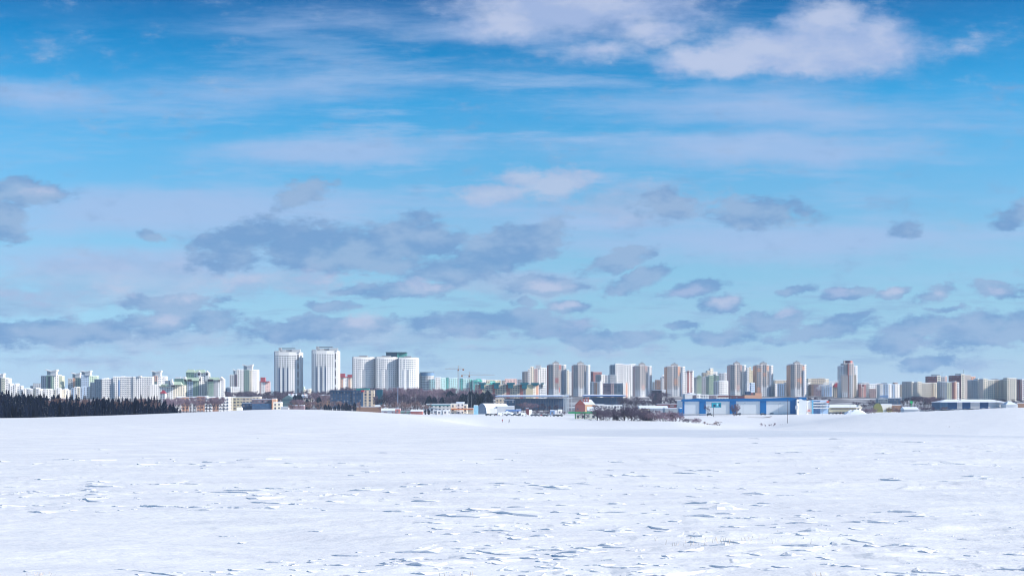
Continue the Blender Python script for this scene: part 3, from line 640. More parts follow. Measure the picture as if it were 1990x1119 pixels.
Bld('apartment_block', 'small brown and white gabled block left of the orange and grey point tower', 'apartment block', 2600, 1274, [(1284, .1, 738, 'br')], 10)
B = Bld('apartment_tower', 'white round topped tower half hidden behind the orange and grey point tower', 'tower block', 2650, 1284.5, [(1288, .1, 733, 'gy'), (1296, .3, 729.5, 'w')], 10); B.gable('roof_dome', 1285, 1296, 731, 728, 'w0', 0, 9, 'x', 3)
Bld('apartment_block', 'far grey blocks low on the skyline between third and fourth point towers', 'apartment block', 2800, 1268.5, [(1274, 0, 742, 'gr'), (1296, .1, 746, 'mg')], 8)
Bld('industrial_block', 'dark flat roofed windowless block behind bare trees below the white round topped tower', 'industrial building', 1750, 1269, [(1286, -.1, 758, simple('sooty_wall', (70, 66, 84))), (1294, .2, 757.5, 'gy0')], 14)
B = Bld('apartment_tower', 'white tower with two columns of pinkish red balconies left of the green blocks', 'tower block', 2380, 1331, [(1335, .2, 721, 'w'), (1340, .2, 721, 'rs'), (1342, .4, 720, 'w0'), (1345, .2, 720.5, 'rs'), (1349, .6, 720, 'w')], 12)
B.gable('gable', 1334, 1341, 722, 718.8, 'p0', 0, 6); B.gable('gable', 1341.5, 1348, 722, 718.5, 'w0', 2, 8)
GG = 'green and grey towers right of the pink striped one'
B = Bld('apartment_block', 'grey and pale green block with a pointed green gable', 'apartment block', 2400, 1346, [(1354, -.1, 733, 'mg'), (1364, .1, 732, 'gs'), (1372, 0, 733, 'gy')], 12, group=GG); B.gable('gable', 1353.5, 1364.5, 732.5, 728.5, 'g0', -1, 8)
Bld('apartment_block', 'dark green glazed block stepping up to the right beside the green gable', 'apartment block', 2420, 1372.3, [(1378, 0, 731, 'dg'), (1388, .15, 729, 'g'), (1391, 0, 727, 'dg'), (1398, .3, 729, 'dg')], 12, group=GG)
Bld('apartment_tower', 'beige stepped tower with a cube on top behind the dark green block', 'tower block', 2700, 1366, [(1374, 0, 724, 'be'), (1380, .2, 720, 'be'), (1387, .4, 715.5, 'c'), (1396, .3, 722, 'w')], 12)
Bld('apartment_block', 'far grey white block between the dark green block and the darkest point tower', 'apartment block', 2600, 1398.5, [(1408, .1, 725, 'gy'), (1416.5, .3, 724, 'w')], 12)
Bld('apartment_block', 'white nine storey block in front, directly left of the darkest point tower', 'apartment block', 2150, 1390, [(1397, -.1, 741, 'gy'), (1404, .2, 740, 'w'), (1416.8, .4, 740.5, 'w')], 12)
B = Bld('apartment_tower', 'yellow and white striped tower between the darkest and the orange banded point towers', 'tower block', 2600, 1452, [(1456, .2, 714, 'w'), (1460, .3, 713, 'ye'), (1467.5, .3, 719, 'ye')], 12)
Bld('apartment_block', 'pale blue and white block at the foot of the yellow striped tower', 'apartment block', 2200, 1452.2, [(1457, .3, 745, 'w'), (1460, .1, 748, 'b'), (1467.8, .3, 744, 'lb')], 12)
Bld('apartment_block', 'far beige block right of the orange banded point tower, top just showing', 'apartment block', 2800, 1505.5, [(1530, .2, 738.5, 'be')], 12)
Bld('apartment_block', 'pale blue grey block between the last two orange point towers', 'apartment block', 2300, 1506, [(1511, .3, 746, 'w'), (1525, -.1, 745.5, 'lb')], 12)
Bld('apartment_block', 'grey shaded block touching the left side of the last point tower', 'apartment block', 2360, 1525.5, [(1533.8, 0, 743, 'gr')], 10)
Bld('apartment_block', 'thin bright white block touching the right side of the last point tower', 'apartment block', 2360, 1569.7, [(1575.5, .5, 744, 'w')], 10)
Bld('apartment_block', 'old beige block with ochre top floors behind the white smoke', 'apartment block', 2600, 1571, [(1577, .2, 735.5, 'c'), (1592, .1, 735, 'be'), (1604, .1, 734.5, 'bes'), (1613, .3, 736, 'c')], 12)
Bld('apartment_block', 'brown older block below the old beige one, partly veiled by smoke', 'apartment block', 2350, 1575.8, [(1581, 0, 747, 'br'), (1600, .05, 747, 'pu')], 12, roof=DARKROOF)
Bld('apartment_block', 'pale blue block with a bright blue strip right of the smoke', 'apartment block', 2300, 1600.3, [(1613, 0, 748, 'lb'), (1617, .2, 747, 'b0'), (1621, .6, 745, 'w')], 12)
B = Bld('apartment_block', 'maroon roofed yellow brown block touching the tall pinkish crowned tower', 'apartment block', 2250, 1621.2, [(1626, 0, 752, 'be'), (1633.8, 0, 750, 'br')], 12, roof=None); B.gable('roof', 1620.8, 1634, 752, 742, DRR, -1, 13, 'x', 3)
# ---- tall crowned tower
B = Bld('apartment_tower', 'tall taupe and white tower with a round dark and pink crown, standing alone at right', 'tower block', 2200, 1634, [(1640, -.1, 711, 'w', 2), (1647, .05, 706, 'tp', 2), (1650, .05, 706, 'br0'), (1655, .2, 706, 'tp', 2), (1660, .3, 706, 'tp', 1), (1665, .4, 711, 'gy', 1), (1669, .9, 711, 'w', 1)], 14)
m = MB(); D = B.D; x = X(1651.5, D)
for i, (a0, a1, c) in enumerate(((180, 290, 'crown_dark'), (290, 400, 'crown_pink'))):
    m = MB(); n = 8; r = 5.8
    P = [(x+r*math.cos(R(a0+(a1-a0)*k/n)), D+9+r*math.sin(R(a0+(a1-a0)*k/n))) for k in range(n+1)]+[(x, D+9)]
    m.prism(P, Z(706, D), Z(700.5, D)); m.build('crown', simple(c, (84, 44, 66) if i == 0 else (208, 132, 126)), B.t)
B.box('roof_wall', 1641, 1643.5, 706, 700.5, 'tp0', 3, 8); B.box('roof_wall', 1656, 1660, 706.5, 701.5, 'p0', 6, 12)
for i, (yt, c) in enumerate(((728, 'gy'), (729, 'gy'))): pass
B.box('lower_wing', 1634.5, 1647, 790, 729, 'tp', -4, 3, SNOWROOF); B.box('lower_wing', 1650, 1656, 790, 729, 'w', -3, 6, SNOWROOF)
B.box('lower_wing', 1634.8, 1646.5, 792, 762, 'w', -7, -4, SNOWROOF); B.box('red_strip', 1647.5, 1649.6, 790, 706.5, 'r0', -1.5, 1); B.box('balcony_stack', 1661, 1665, 780, 728, 'bed', 3, 9)
Bld('apartment_block', 'brick red and white block right beside the tall crowned tower', 'apartment block', 2250, 1669.5, [(1674, 0, 746, 'r'), (1680, .1, 752, 'p'), (1685, .3, 747, 'r'), (1688, .4, 748, 'r0')], 12)
Bld('apartment_block', 'pink and white block with an orange red end strip, second right of the crowned tower', 'apartment block', 2200, 1688.3, [(1703, .2, 746, 'w'), (1705, .3, 746, 'w0'), (1709, .3, 747.5, 'o')], 12).box('lower_wing', 1689, 1701, 778, 755, 'p', -5, 2, SNOWROOF)
lowrow('far mixed rooftops peeping over the blocks right of the crowned tower', 2800, 1669, 1752, 746, 742.5, ['gr', 'be', 'mg', 'br'], 11)
B = Bld('apartment_block', 'long pale blue and white nine storey block right of the pink and white one', 'apartment block', 2150, 1710, [(1717, .1, 747, 'w'), (1727, 0, 746.5, 'lbs'), (1734, .4, 746.5, 'w'), (1741, .1, 747, 'lb'), (1752, .4, 746.5, 'w')], 12)
B.box('blue_band', 1710.5, 1717, 771.5, 768, 'b0', -1, 1); B.box('blue_band', 1717.5, 1726.5, 771.5, 768, 'b0', -.2, 1.5); B.box('blue_band', 1736, 1741, 771.5, 768, 'b0', 4, 8)
Bld('apartment_block', 'narrow ochre block between the pale blue block and the first cream block', 'apartment block', 2250, 1752.3, [(1760, .3, 747, 'be0')], 12)
GC = 'cream panel blocks at the right end of the skyline'
B = Bld('apartment_block', 'cream panel block with glazed balconies, in front of the dark red tower', 'apartment block', 2000, 1760.3, [(1772, -.25, 741.5, 'tp'), (1777, .3, 742, 'c', 2), (1783, -.4, 743, 'tp0'), (1792, .25, 741.5, 'cs'), (1812, .2, 744, 'c', 6), (1818, .1, 743.5, 'bes'), (1827, .25, 743.5, 'c', 2)], 12, group=GC)
B = Bld('apartment_tower', 'dark red tower with a cream balcony strip rising behind the cream block', 'tower block', 2300, 1804, [(1821, -.1, 731, 'dr'), (1829, .2, 730, 'c', 1), (1838, .1, 732, 'gr'), (1842, .4, 731, 'p')], 12); B.box('lift_house', 1813, 1828, 731, 727, 'mg0', 3, 9); B.box('antenna_mast', 1832.4, 1832.8, 732, 722.5, GREYM, 5, 5.4)
B = Bld('apartment_block', 'grey green block with brick red right side between cream block and brown tower', 'apartment block', 1980, 1827.3, [(1832, -.1, 742, 'gr'), (1841, .1, 742, 'mgs'), (1850, .1, 743, 'y'), (1856, -.1, 742, 'r'), (1860, .3, 741, 'o'), (1866, .3, 743, 'w', 1)], 12)
B = Bld('apartment_tower', 'brown tower with a tall cream strip of dark balconies, highest at far right', 'tower block', 2100, 1851, [(1868, -.15, 729.5, 'dr'), (1876, .25, 727, 'c', 1), (1888, .15, 728.5, 'tp0'), (1899, .3, 731.5, 'o')], 12); B.box('lift_house', 1860, 1873, 730, 725.5, 'mg0', 4, 9); B.box('antenna_mast', 1874.6, 1875, 727, 717.5, GREYM, 5, 5.4)
B = Bld('apartment_block', 'long cream panel block with grey shaded left end right of the brown tower', 'apartment block', 2000, 1888.3, [(1901, -.2, 738.5, 'mg'), (1904, .3, 735.5, 'c', 1), (1911, -.4, 737, 'tp0'), (1920, .25, 735.5, 'cs'), (1936, .2, 738, 'c', 5), (1944, .1, 738, 'bes'), (1951, .2, 738, 'c', 2), (1957, -.3, 737, 'tp')], 12, group=GC); B.box('parapet', 1932, 1944, 738, 735.5, 'mg0', 8, 12)
B = Bld('apartment_block', 'cream panel block with a dark red end strip, last but one at right edge', 'apartment block', 1990, 1957.3, [(1962, .1, 734, 'cs'), (1978.5, .25, 734.5, 'c', 5), (1984, -.2, 737, 'dr')], 12, group=GC)
Bld('apartment_block', 'sliver of white and green block cut by the right edge', 'apartment block', 2000, 1986.5, [(2000, .25, 737, 'w', 3)], 12, group=GC)
lowrow('far pale roofline between the first left tower and the green striped tower', 2900, 118, 134, 757, 754, ['gy', 'w'], 3)

# ------------------------------------------------------------------ middle ground
db = simple('dark_blue_clad', (58, 84, 118), .45, .2)
B = Bld('office_block', 'dark blue clad office with a beige window block and turquoise roof sign', 'office', 1500, 642, [(683, .02, 759.5, 'gl'), (685, -.5, 759, db), (702.5, .02, 758.5, 'gl'), (706, .3, 759, db), (725.5, .15, 758, 'ben')], 14, roof=DARKROOF)
B.box('panel_band', 642, 683.5, 760.5, 758, db, -.6, 4); B.box('sign_panel', 702, 707.5, 761, 758, simple('sign_red', (210, 60, 80)), -1, 1)
B.box('turquoise_roof_box', 691, 716, 757.5, 754.3, simple('turquoise', (30, 160, 160)), 5, 12)
Bld('office_block', 'dark blue green glazed block right of the beige window block', 'office', 1520, 726, [(733, 0, 758, 'gl'), (742, .2, 757, simple('teal_glass', (20, 74, 96)))], 14, roof=DARKROOF)
house('grey green gabled house with snowy roof below the first round white tower', 1600, 548, 572, 775, 767.5, simple('green_siding', (104, 132, 136)), simple('green_siding_roof', (120, 146, 150)), 'y', 10)
house('long snowy roofed house left of the white villa in the trees', 1700, 560, 577, 770, 765, 'gy', SNOWROOF, 'x', 8, chim=1)
B = house('villa with a steep snowy roof and dormers between the two round white towers', 1650, 583, 605, 772, 765.5, 'c', SNOWROOF, 'x', 10, chim=2, hip=2); B.gable('dormer', 589, 594, 770, 766.5, SNOWROOF, -1.5, 4)
house('pale green gabled annex in front of the snowy roofed villa', 1600, 584, 590, 779, 776, 'lg', SNOWROOF, 'y', 7)
Bld('outbuilding', 'snowy roofed brown building left of the dark blue office', 'outbuilding', 1650, 620, [(641, .1, 768.5, 'br')], 12, rt=1)
Bld('outbuilding', 'long low mauve brown shed on the crest right of the cream box', 'outbuilding', 1150, 563, [(590, .05, 788, 'pu0')], 8)
Bld('outbuilding', 'low grey garage with snowy roof right of the cream box', 'outbuilding', 1160, 545.5, [(560, .1, 790.5, 'gy0')], 8)
Bld('garage_row', 'long brown garage row with snowy roof below the beige window block', 'garage', 1150, 690, [(740, .05, 790.5, 'br0')], 8)
house('snow covered hut among bushes, left of the two huts right of the garage row', 1300, 729, 739, 789, 786.5, 'gy0', SNOWROOF, 'x', 6, name='hut', cat='hut')
house('snow covered hut among bushes, right of the two huts right of the garage row', 1300, 746, 752, 788, 785.5, 'w0', SNOWROOF, 'x', 6, name='hut', cat='hut')
house('long low shed with a snowy roof and red brick end', 1100, 741, 777, 797.5, 793, 'gy0', SNOWROOF, 'x', 9, name='shed', cat='shed')
Bld('brick_end_house', 'small red brick house at the right end of the long snowy shed', 'house', 1090, 768, [(777.5, .1, 794.5, 'r')], 6, rt=.3)
house('red brick garage with snowy roof left of the long green striped store', 1080, 798, 821, 799, 795.5, 'r0', SNOWROOF, 'x', 8, name='garage', cat='garage')
Bld('container', 'green container among bushes left of the red brick garage', 'container', 1080, 778, [(797, 0, 798.5, 'dg0')], 3, rt=.2)
B = Bld('store_building', 'long white low store with a green glazed upper strip', 'shop', 1200, 821, [(828, .1, 788, 'w'), (876, .05, 785, 'w')], 14)
B.box('glazed_strip', 829, 875, 788.5, 786.2, simple('green_strip', (70, 140, 150)), -1, 0)
B = Bld('store_building', 'cream store with an orange fascia band below the dark conifers', 'shop', 1170, 876, [(887, .1, 784.5, 'c'), (900, .1, 783, 'w'), (908, .1, 786, 'c')], 12)
B.box('fascia_band', 877, 909, 796, 793.5, simple('fascia_orange', (222, 130, 80)), -2, 0); B.box('roof_unit', 886, 902, 783.3, 780.5, SNOWROOF, 3, 9)
B = Bld('kiosk', 'small orange fronted kiosk left of the grey arched hangar', 'kiosk', 1140, 909.5, [(920, .0, 793, 'be0')], 5); B.box('fascia_band', 909.8, 919.7, 795.5, 793, simple('fascia_orange', (222, 130, 80)), -.5, 0)
Bld('kiosk', 'pale blue two storey cabin standing against the arched hangar', 'kiosk', 1110, 920.5, [(929, .1, 788, simple('sky_blue_panel', (150, 200, 224)))], 5)
for i, (a, b, yt, c, lb) in enumerate(((841, 848, 796, 'gy', 'small white cabin at the foot of the long white store, leftmost'), (849, 860, 797, 'w', 'white cabin with dark window in front of the long white store'), (861, 874, 796.5, 'w', 'longest white cabin in front of the long white store'))):
    Bld('cabin', lb, 'cabin', 1080, a, [(b, .1, yt, c)], 4, rt=.25)
# arched hangar
def hangar(label, D, px0, px1, pxr, yb, yt, mats, L, name='hangar'):
    x0, x1 = X(px0, D), X(px1, D); t = thing(name, ((x0+x1)/2, D, tz(px0, D)-1), label, 'hangar'); zb = tz((px0+px1)/2, D)-1; zt = Z(yt, D); n = 12
    xs = X(pxr, D)-x1
    P = [((x0+x1)/2-(x1-x0)/2*math.cos(math.pi*k/n), zb+(zt-zb)*math.sin(math.pi*k/n)**.8) for k in range(n+1)]
    m = MB(); m.poly([(p[0], D, p[1]) for p in reversed(P)][::-1]); m.poly([(p[0]+xs, D+L, p[1]) for p in reversed(P)])
    m.build('end_wall', mats[0], t); m = MB()
    for k in range(n):
        p, q = P[k], P[k+1]; m.poly([(p[0], D, p[1]), (q[0], D, q[1]), (q[0]+xs, D+L, q[1]), (p[0]+xs, D+L, p[1])][::-1])
    m.build('roof', mats[1], t); return t
hangar('grey arched hangar with a snow covered roof left of the stadium', 1120, 927, 946, 990, 803, 783.5, [simple('hangar_end', (96, 112, 136)), SNOWROOF], 22)
B = Bld('annex', 'white flat annex running from the arched hangar to the right', 'annex', 1122, 940, [(966, .1, 794, 'w0'), (1000, .1, 789.5, 'gy0')], 16)
# stadium
bl = simple('stand_blue', (92, 112, 142), .5, .25)
def stand(label, D, px0, px1, yr, yb, body, rc, ox=(0, 0)):
    w = px1-px0
    B = Bld('grandstand', label, 'stadium', D, px0+4, [(px0+w*.3, 0, yb, body), (px0+w*.7, 0, yb+.3, body), (px1-6, 0, yb, body)], 22, roof=None)
    m = MB(); x0, x1 = X(px0, D), X(px1, D)
    a = [(x0, D-4), (x1, D-4), (x1-4, D+24), (x0+4, D+24)]
    m.prism(a, Z(yr+2.6, D), Z(yr+.9, D), 0, 1, ztops=[Z(yr+.9, D), Z(yr+.9, D), Z(yr-1.2, D), Z(yr-1.2, D)]); m.build('roof', rc, B.t)
    m = MB(); m.box(x0+1, x1-1, D-4.2, D-4.0, Z(yr+2.9, D), Z(yr+1.1, D)); m.build('fascia', rc[0], B.t)
    for k in range(int(w/5)):
        xx = X(px0+5+k*(w-10)/int(w/5-1), D); m = MB(); m.bar((xx, D-.8, B.zb), (xx, D-3, Z(yr+2, D)), .22); m.build('column', GREYM, B.t)
    return B
stand('grandstand with a long pale blue roof in front of the first point tower', 1400, 962, 1105, 768, 773.5, bl, [simple('pale_blue_roof', (160, 186, 224), .4), SNOWROOF])
stand('grandstand with a bright blue roof edge below the slim second point tower', 1450, 1131, 1217, 767, 771.5, bl, [simple('bright_blue_roof', (44, 110, 186), .4), SNOWROOF])
B = Bld('annex', 'pale low hall under the left end of the long stadium roof', 'annex', 1360, 952, [(963, .1, 777, 'gy'), (980, .1, 774.5, 'be'), (1000, 0, 777, 'gl')], 12)
def lattice(label, px, D, ytop, w=2.2, name='lattice_mast', cat='mast', group=None, mat=WHITEM, r=.2):
    x = X(px, D); zb = tz(px, D)-.5; zt = Z(ytop, D); t = thing(name, (x, D, zb), label, cat, group); m = MB(); s = w/2
    for a in (-s, s):
        for b in (-s, s): m.bar((x+a, D+b, zb), (x+a*.8, D+b*.8, zt), r)
    z = zb; 
    while z < zt-w:
        for b in (-s, s): m.bar((x-s, D+b, z), (x+s, D+b, z+w), r*.7); m.bar((x+s, D+b, z), (x-s, D+b, z+w), r*.7); m.bar((x-s, D+b, z), (x+s, D+b, z), r*.7)
        z += w
    m.build('mast', mat, t)
    m = MB(); m.box(x-w*.9, x+w*.9, D-.6, D+.6, zt, zt+1.1); m.build('head_frame', mat, t); return t
lattice('white lattice pylon, left leg of the pair at the end of the stadium roof', 1097.5, 1180, 771, 2.0, group='white lattice pylons by the stadium')
lattice('white lattice pylon, right leg of the pair at the end of the stadium roof', 1103, 1180, 768, 2.0, group='white lattice pylons by the stadium')
def pole(label, px, D, ytop, mat=GREYM, r=.16, group=None, arm=0, name='lamp_post'):
    x = X(px, D); zb = tz(px, D)-.3; zt = Z(ytop, D); t = thing(name, (x, D, zb), label, 'pole' if not arm else 'street lamp', group)
    m = MB(); m.bar((x, D, zb), (x, D, zt), r, 0, 6, r*.6); m.build('pole', mat, t)
    m = MB(); a = arm or .8; m.bar((x-(0 if arm else a), D, zt), (x+a, D, zt+.15), r*.7); m.build('arm' if arm else 'crossbar', mat, t)
    if arm: m = MB(); m.box(x+a-.2, x+a+.9, D-.25, D+.25, zt, zt+.3); m.build('lamp_head', GREYM, t)
    return t
pole('slim pale mast in front of the seam between the joined white towers', 773, 1300, 752, simple('mast_blue', (150, 166, 196)), .35)
pole('thin mast rising from the cream store, left of the arched hangar', 909.5, 1150, 757, GREYM, .22)
pole('thin mast over the dark conifers left of the teal capped row', 916, 1300, 768, GREYM, .2)
pole('thin post in the park wood left of the cream store', 807.5, 1300, 765, GREYM, .18)
pole('utility pole standing in the snow before the right end of the warehouse', 1530.3, 800, 776, simple('pole_wood', (90, 80, 88)), .17)
pole('slim lamp post before the grey shed panel, third from the right on the warehouse front', 1444, 1030, 784, GREYM, .09, arm=1.0)
pole('slim lamp post before the rightmost grey panel of the warehouse', 1512.5, 1030, 784, GREYM, .09, arm=1.0)
pole('tall thin mast between the two grandstands', 1111, 1350, 771, WHITEM, .3)
pole('thin mast right of the darker blue warehouse centre at far right', 1880, 1180, 760, GREYM, .2)
pole('slim lamp post rising from trees left of the far right blue warehouse', 1795, 1300, 772, GREYM, .15, arm=1.5)
for px, D, y, nm in ((948, 1010, 786, 'before the arched hangar'), (1022, 1005, 784, 'beside the dark red kiosk below the stadium'), (1062, 1005, 785, 'left of the pale blue cabin below the stadium'), (1186, 900, 787, 'over the left of the dark thicket'), (1238, 900, 786, 'over the right of the dark thicket'), (1300, 900, 788, 'over the mauve bushes'), (1598, 1000, 786, 'before the banded glass office'), (1652, 1000, 784, 'behind the heap of cleared snow'), (1738, 950, 780, 'before the olive panel of the vaulted hall'), (1862, 960, 778, 'before the left blue panel of the far right warehouse'), (1936, 960, 778, 'before the white end of the far right warehouse')):
    pole('thin grey lamp post '+nm, px, D, y, GREYM, .1, 'lamp posts along the edge of the town', arm=1.1)
# brick house
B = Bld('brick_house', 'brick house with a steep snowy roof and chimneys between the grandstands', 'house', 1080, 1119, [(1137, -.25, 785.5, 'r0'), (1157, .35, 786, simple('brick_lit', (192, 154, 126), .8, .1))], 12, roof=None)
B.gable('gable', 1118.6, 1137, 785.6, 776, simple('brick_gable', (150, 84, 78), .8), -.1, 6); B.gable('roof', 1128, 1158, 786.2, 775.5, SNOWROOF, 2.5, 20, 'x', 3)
for a in (1133.5, 1138, 1143): B.box('chimney', a, a+2.4, 781, 771.5+(a % 3), 'r0', 7, 9.5)
for a in (1122, 1128): B.box('window', a, a+2.2, 796, 793, GLASS2, 1.2, 3)
for a in (1140, 1146, 1151): B.box('window', a, a+1.8, 795, 792, GLASS, 4.0+(a-1140)*.13, 6)
house('low snowy roofed outbuilding right of the brick house', 1040, 1142, 1170, 797, 790, 'tp0', SNOWROOF, 'x', 10, name='shed', cat='shed')
Bld('depot_hall', 'white low hall with dark openings right of the brick house', 'hall', 1250, 1157, [(1175, .1, 786, 'w'), (1210, .1, 787, 'wd')], 10)
# petrol station canopy
gc = simple('canopy_green', (24, 150, 96), .4)
D = 900; t = thing('fuel_canopy', (X(1138, D), D, tz(1138, D)), 'green edged filling station canopy on pillars left of the dark thicket', 'canopy')
m = MB(); m.box(X(1105, D), X(1176, D), D, D+9, Z(803, D), Z(800, D), 0, 1); m.build('canopy_roof', [gc, SNOWROOF], t)
for p in (1117.5, 1135.5, 1160): m = MB(); m.box(X(p, D), X(p+1.8, D), D+3, D+3.6, tz(p, D)-.5, Z(802.9, D)); m.build('pillar', gc, t)
m = MB(); m.box(X(1120, D), X(1160, D), D+12, D+18, tz(1140, D)-.5, Z(804, D)); m.build('shop', fac('w'), t)
# canopy huts, awnings
B = Bld('kiosk_row', 'low white kiosk row with a bright blue awning before the stadium', 'kiosk', 1090, 982, [(1002, 0, 797, 'gy'), (1013, .1, 796, 'w')], 5); B.box('awning', 983, 1013, 798.5, 796.3, simple('awning_blue', (40, 120, 200)), -2.5, -.2)
Bld('kiosk', 'dark red kiosk with snowy roof on the snow edge below the stadium', 'kiosk', 1060, 1021.5, [(1028, -.1, 794, 'dr0'), (1034, .2, 797, 'w0')], 4)
Bld('kiosk', 'pale blue cabin near the green canopy below the stadium', 'kiosk', 1060, 1069, [(1078, .1, 797.5, 'b'), (1083, .2, 798, 'gy0')], 4)
Bld('kiosk', 'white cabin beside the pale blue one, right of it', 'kiosk', 1070, 1084, [(1093, .2, 796.5, 'wd')], 4)
for a, b, c, lb in ((1243, 1262, 'be0', 'snowy roofed beige hall behind the dark thicket'), (1263, 1298, 'gy0', 'long snowy roofed grey hall right of the beige hall')):
    house(lb, 1150, a, b, 793, 788, c, SNOWROOF, 'x', 14, name='hall', cat='hall')
B = Bld('long_hall', 'long dark red hall just left of the blue and white warehouse', 'hall', 1300, 1277, [(1325, .02, 785, 'drv')], 12)
Bld('hall', 'low shed with flat snowy roof below the long dark red hall', 'hall', 1100, 1292, [(1323, .1, 793.5, 'mg0')], 14)
# behind the warehouse roof
B = Bld('sports_hall', 'white hall with a rounded snowy roof above the left end of the warehouse', 'hall', 1500, 1331, [(1346, .1, 766, 'w0'), (1354, 0, 768, 'pud'), (1363, .3, 766, 'w')], 18); B.gable('roof_gable', 1331, 1358, 766.3, 763, SNOWROOF, 2, 14, 'x', 10)
Bld('hall', 'white hall with maroon window bands above the middle of the warehouse', 'hall', 1550, 1362, [(1378, .1, 767, 'wd'), (1393, .1, 768, 'pud'), (1417, .1, 767, 'w')], 14).box('maroon_band', 1396, 1416, 771.5, 768.5, 'dr0', -.6, 1)
Bld('hall', 'maroon and orange low hall in front of the orange banded point tower', 'hall', 1600, 1417.5, [(1434, 0, 769, 'dr'), (1447, 0, 769.5, 'dr0'), (1468, .1, 767.5, 'o0'), (1481, .1, 763, 'o0')], 12, roof=DARKROOF)
Bld('hall', 'small dark cube between the darkest point tower and the orange hall', 'hall', 1750, 1450, [(1459, 0, 760.5, 'gl0'), (1466, .1, 763, 'dr0')], 8)
# ---- blue and white warehouse
blue = simple('warehouse_blue', (0, 104, 168), .45, .06, .1); panel = simple("warehouse_panel", (218, 222, 226), .5, .04, .1)
D = 1050; B = Bld('warehouse', 'long warehouse of white panels framed in bright blue, in front of the point towers', 'warehouse', D, 1327, [(1548, .0, 779, panel)], 36, roof=SNOWROOF)
zb = tz(1430, D)-1
for i, (a, b, yt) in enumerate(((1326.6, 1330.0, 777), (1359, 1371.5, 777.5), (1418, 1430, 776), (1477, 1489, 776), (1535.5, 1548.3, 776))):
    m = MB(); m.box(X(a, D), X(b, D), D-.5, D+2, zb, Z(yt, D)); m.build('pilaster', blue, B.t)
m = MB(); P = [(1324.5, 776.5), (1328, 775.2), (1340, 775), (1356, 773.6), (1365, 775), (1420, 774.4), (1440, 773.6), (1477, 774.6), (1490, 773.6), (1536, 772), (1548.5, 773.5)]
top = [(X(p[0], D), Z(p[1], D)) for p in P]; bot = [(X(1548.5, D), Z(779.2, D)), (X(1324.5, D), Z(779.8, D))]
pts = top+bot
m.poly([(p[0], D-.8, p[1]) for p in reversed(pts)]); m.poly([(p[0], D+3, p[1]) for p in pts])
for k in range(len(pts)):
    p, q = pts[k], pts[(k+1) % len(pts)]; m.poly([(p[0], D-.8, p[1]), (q[0], D-.8, q[1]), (q[0], D+3, q[1]), (p[0], D+3, p[1])])
m.build('roof_band', blue, B.t)
B.box('plinth', 1327, 1548, 806, 804.0, 'gr0', -.6, 0)
for k in range(5):   # panel joints
    pass
for i, a in enumerate((1376, 1434, 1497)): B.box('gate', a, a+6, 804.5, 802.2, simple('gate_dark', (70, 84, 104)), -.3, 0)
Bld('annex', 'small bright blue lean to at the left end of the warehouse', 'annex', 1040, 1320.5, [(1326, .1, 793.5, blue)], 8)
B = Bld('warehouse_office', 'white block topped with a blue box at the right end of the warehouse', 'office', 1045, 1548.6, [(1553, .3, 777, 'w0'), (1568, .1, 776.5, panel)], 20); B.box('blue_roof_box', 1553.5, 1568, 777, 771.3, blue, 1, 10); B.box('window', 1549.5, 1552.5, 782.5, 779.8, GLASS, .2, 1.5); B.box('canopy', 1545, 1549.5, 795, 788, 'gy0', -1.5, 0)
B = Bld('office_block', 'office with bands of blue glass and a small red sign right of the warehouse', 'office', 1060, 1568.3, [(1580, .1, 779.5, 'w0'), (1594.5, .05, 778, simple('office_blue', (84, 116, 160), .3)), (1611, .2, 778.5, simple('office_pale', (150, 176, 208), .3))], 14)
for y in (782, 787.2, 792.5): B.box('white_band', 1580.5, 1610.6, y+1.2, y-1.2, 'w0', -.4, 2)
B.box('sign_panel', 1606, 1611, 782, 778.7, simple('sign_red2', (222, 84, 74)), -.8, -.4); B.box('sign_panel', 1569.5, 1574.5, 798.5, 796.8, simple('sign_red2', (222, 84, 74)), -.8, .4); B.box('glass_corner', 1578, 1580.4, 804, 777.3, simple('corner_cyan', (110, 180, 214)), -.5, 2)
B = Bld('long_shed', 'long pale yellow shed with a snowy roof below the crowned tower', 'shed', 1080, 1611.5, [(1665, .05, 791, 'ye0'), (1677, .3, 791, 'c')], 14, roof=None)
B.gable('roof', 1611, 1672, 791.2, 785.5, SNOWROOF, -.8, 15, 'x', 2); B.gable('gable', 1665, 1677, 791.3, 786, 'c0', 1, 8); B.box('window_band', 1614, 1663, 795, 793.2, simple('loggia_grey', (122, 116, 120)), -.3, 0)
B = Bld('hall', 'olive and white vaulted hall with snowy roof right of the long yellow shed', 'hall', 1150, 1712, [(1734, .1, 785.5, 'w0'), (1752, .1, 787, 'br0')], 14)
hangar('olive green vaulted shed end left of the white vaulted hall', 1140, 1696, 1716, 1722, 801, 783, [simple('olive', (142, 142, 92)), simple('olive_roof', (130, 136, 112))], 12)
B.box('olive_panel', 1724, 1733, 800, 793, simple('olive_y', (170, 166, 88)), -1, 1)
Bld('hall', 'dark flat roofed hall at the foot of the long pale blue block', 'hall', 1700, 1707, [(1726, 0, 775, 'mgd'), (1752, .05, 773.5, 'gl')], 12)
house('small white hut with snowy roof on the crest at right', 900, 1757, 1785, 795, 790.5, 'gy0', SNOWROOF, 'x', 8, name='hut', cat='hut')
t = pole('slim post with a green sign above the small white hut', 1771, 1000, 779, gc, .3, name='sign_post')
m = MB(); x = X(1771, 1000); m.box(x-.9, x+.9, 999.6, 999.9, Z(783.5, 1000), Z(779.5, 1000)); m.build('sign_panel', simple('sign_green', (60, 190, 120)), t)
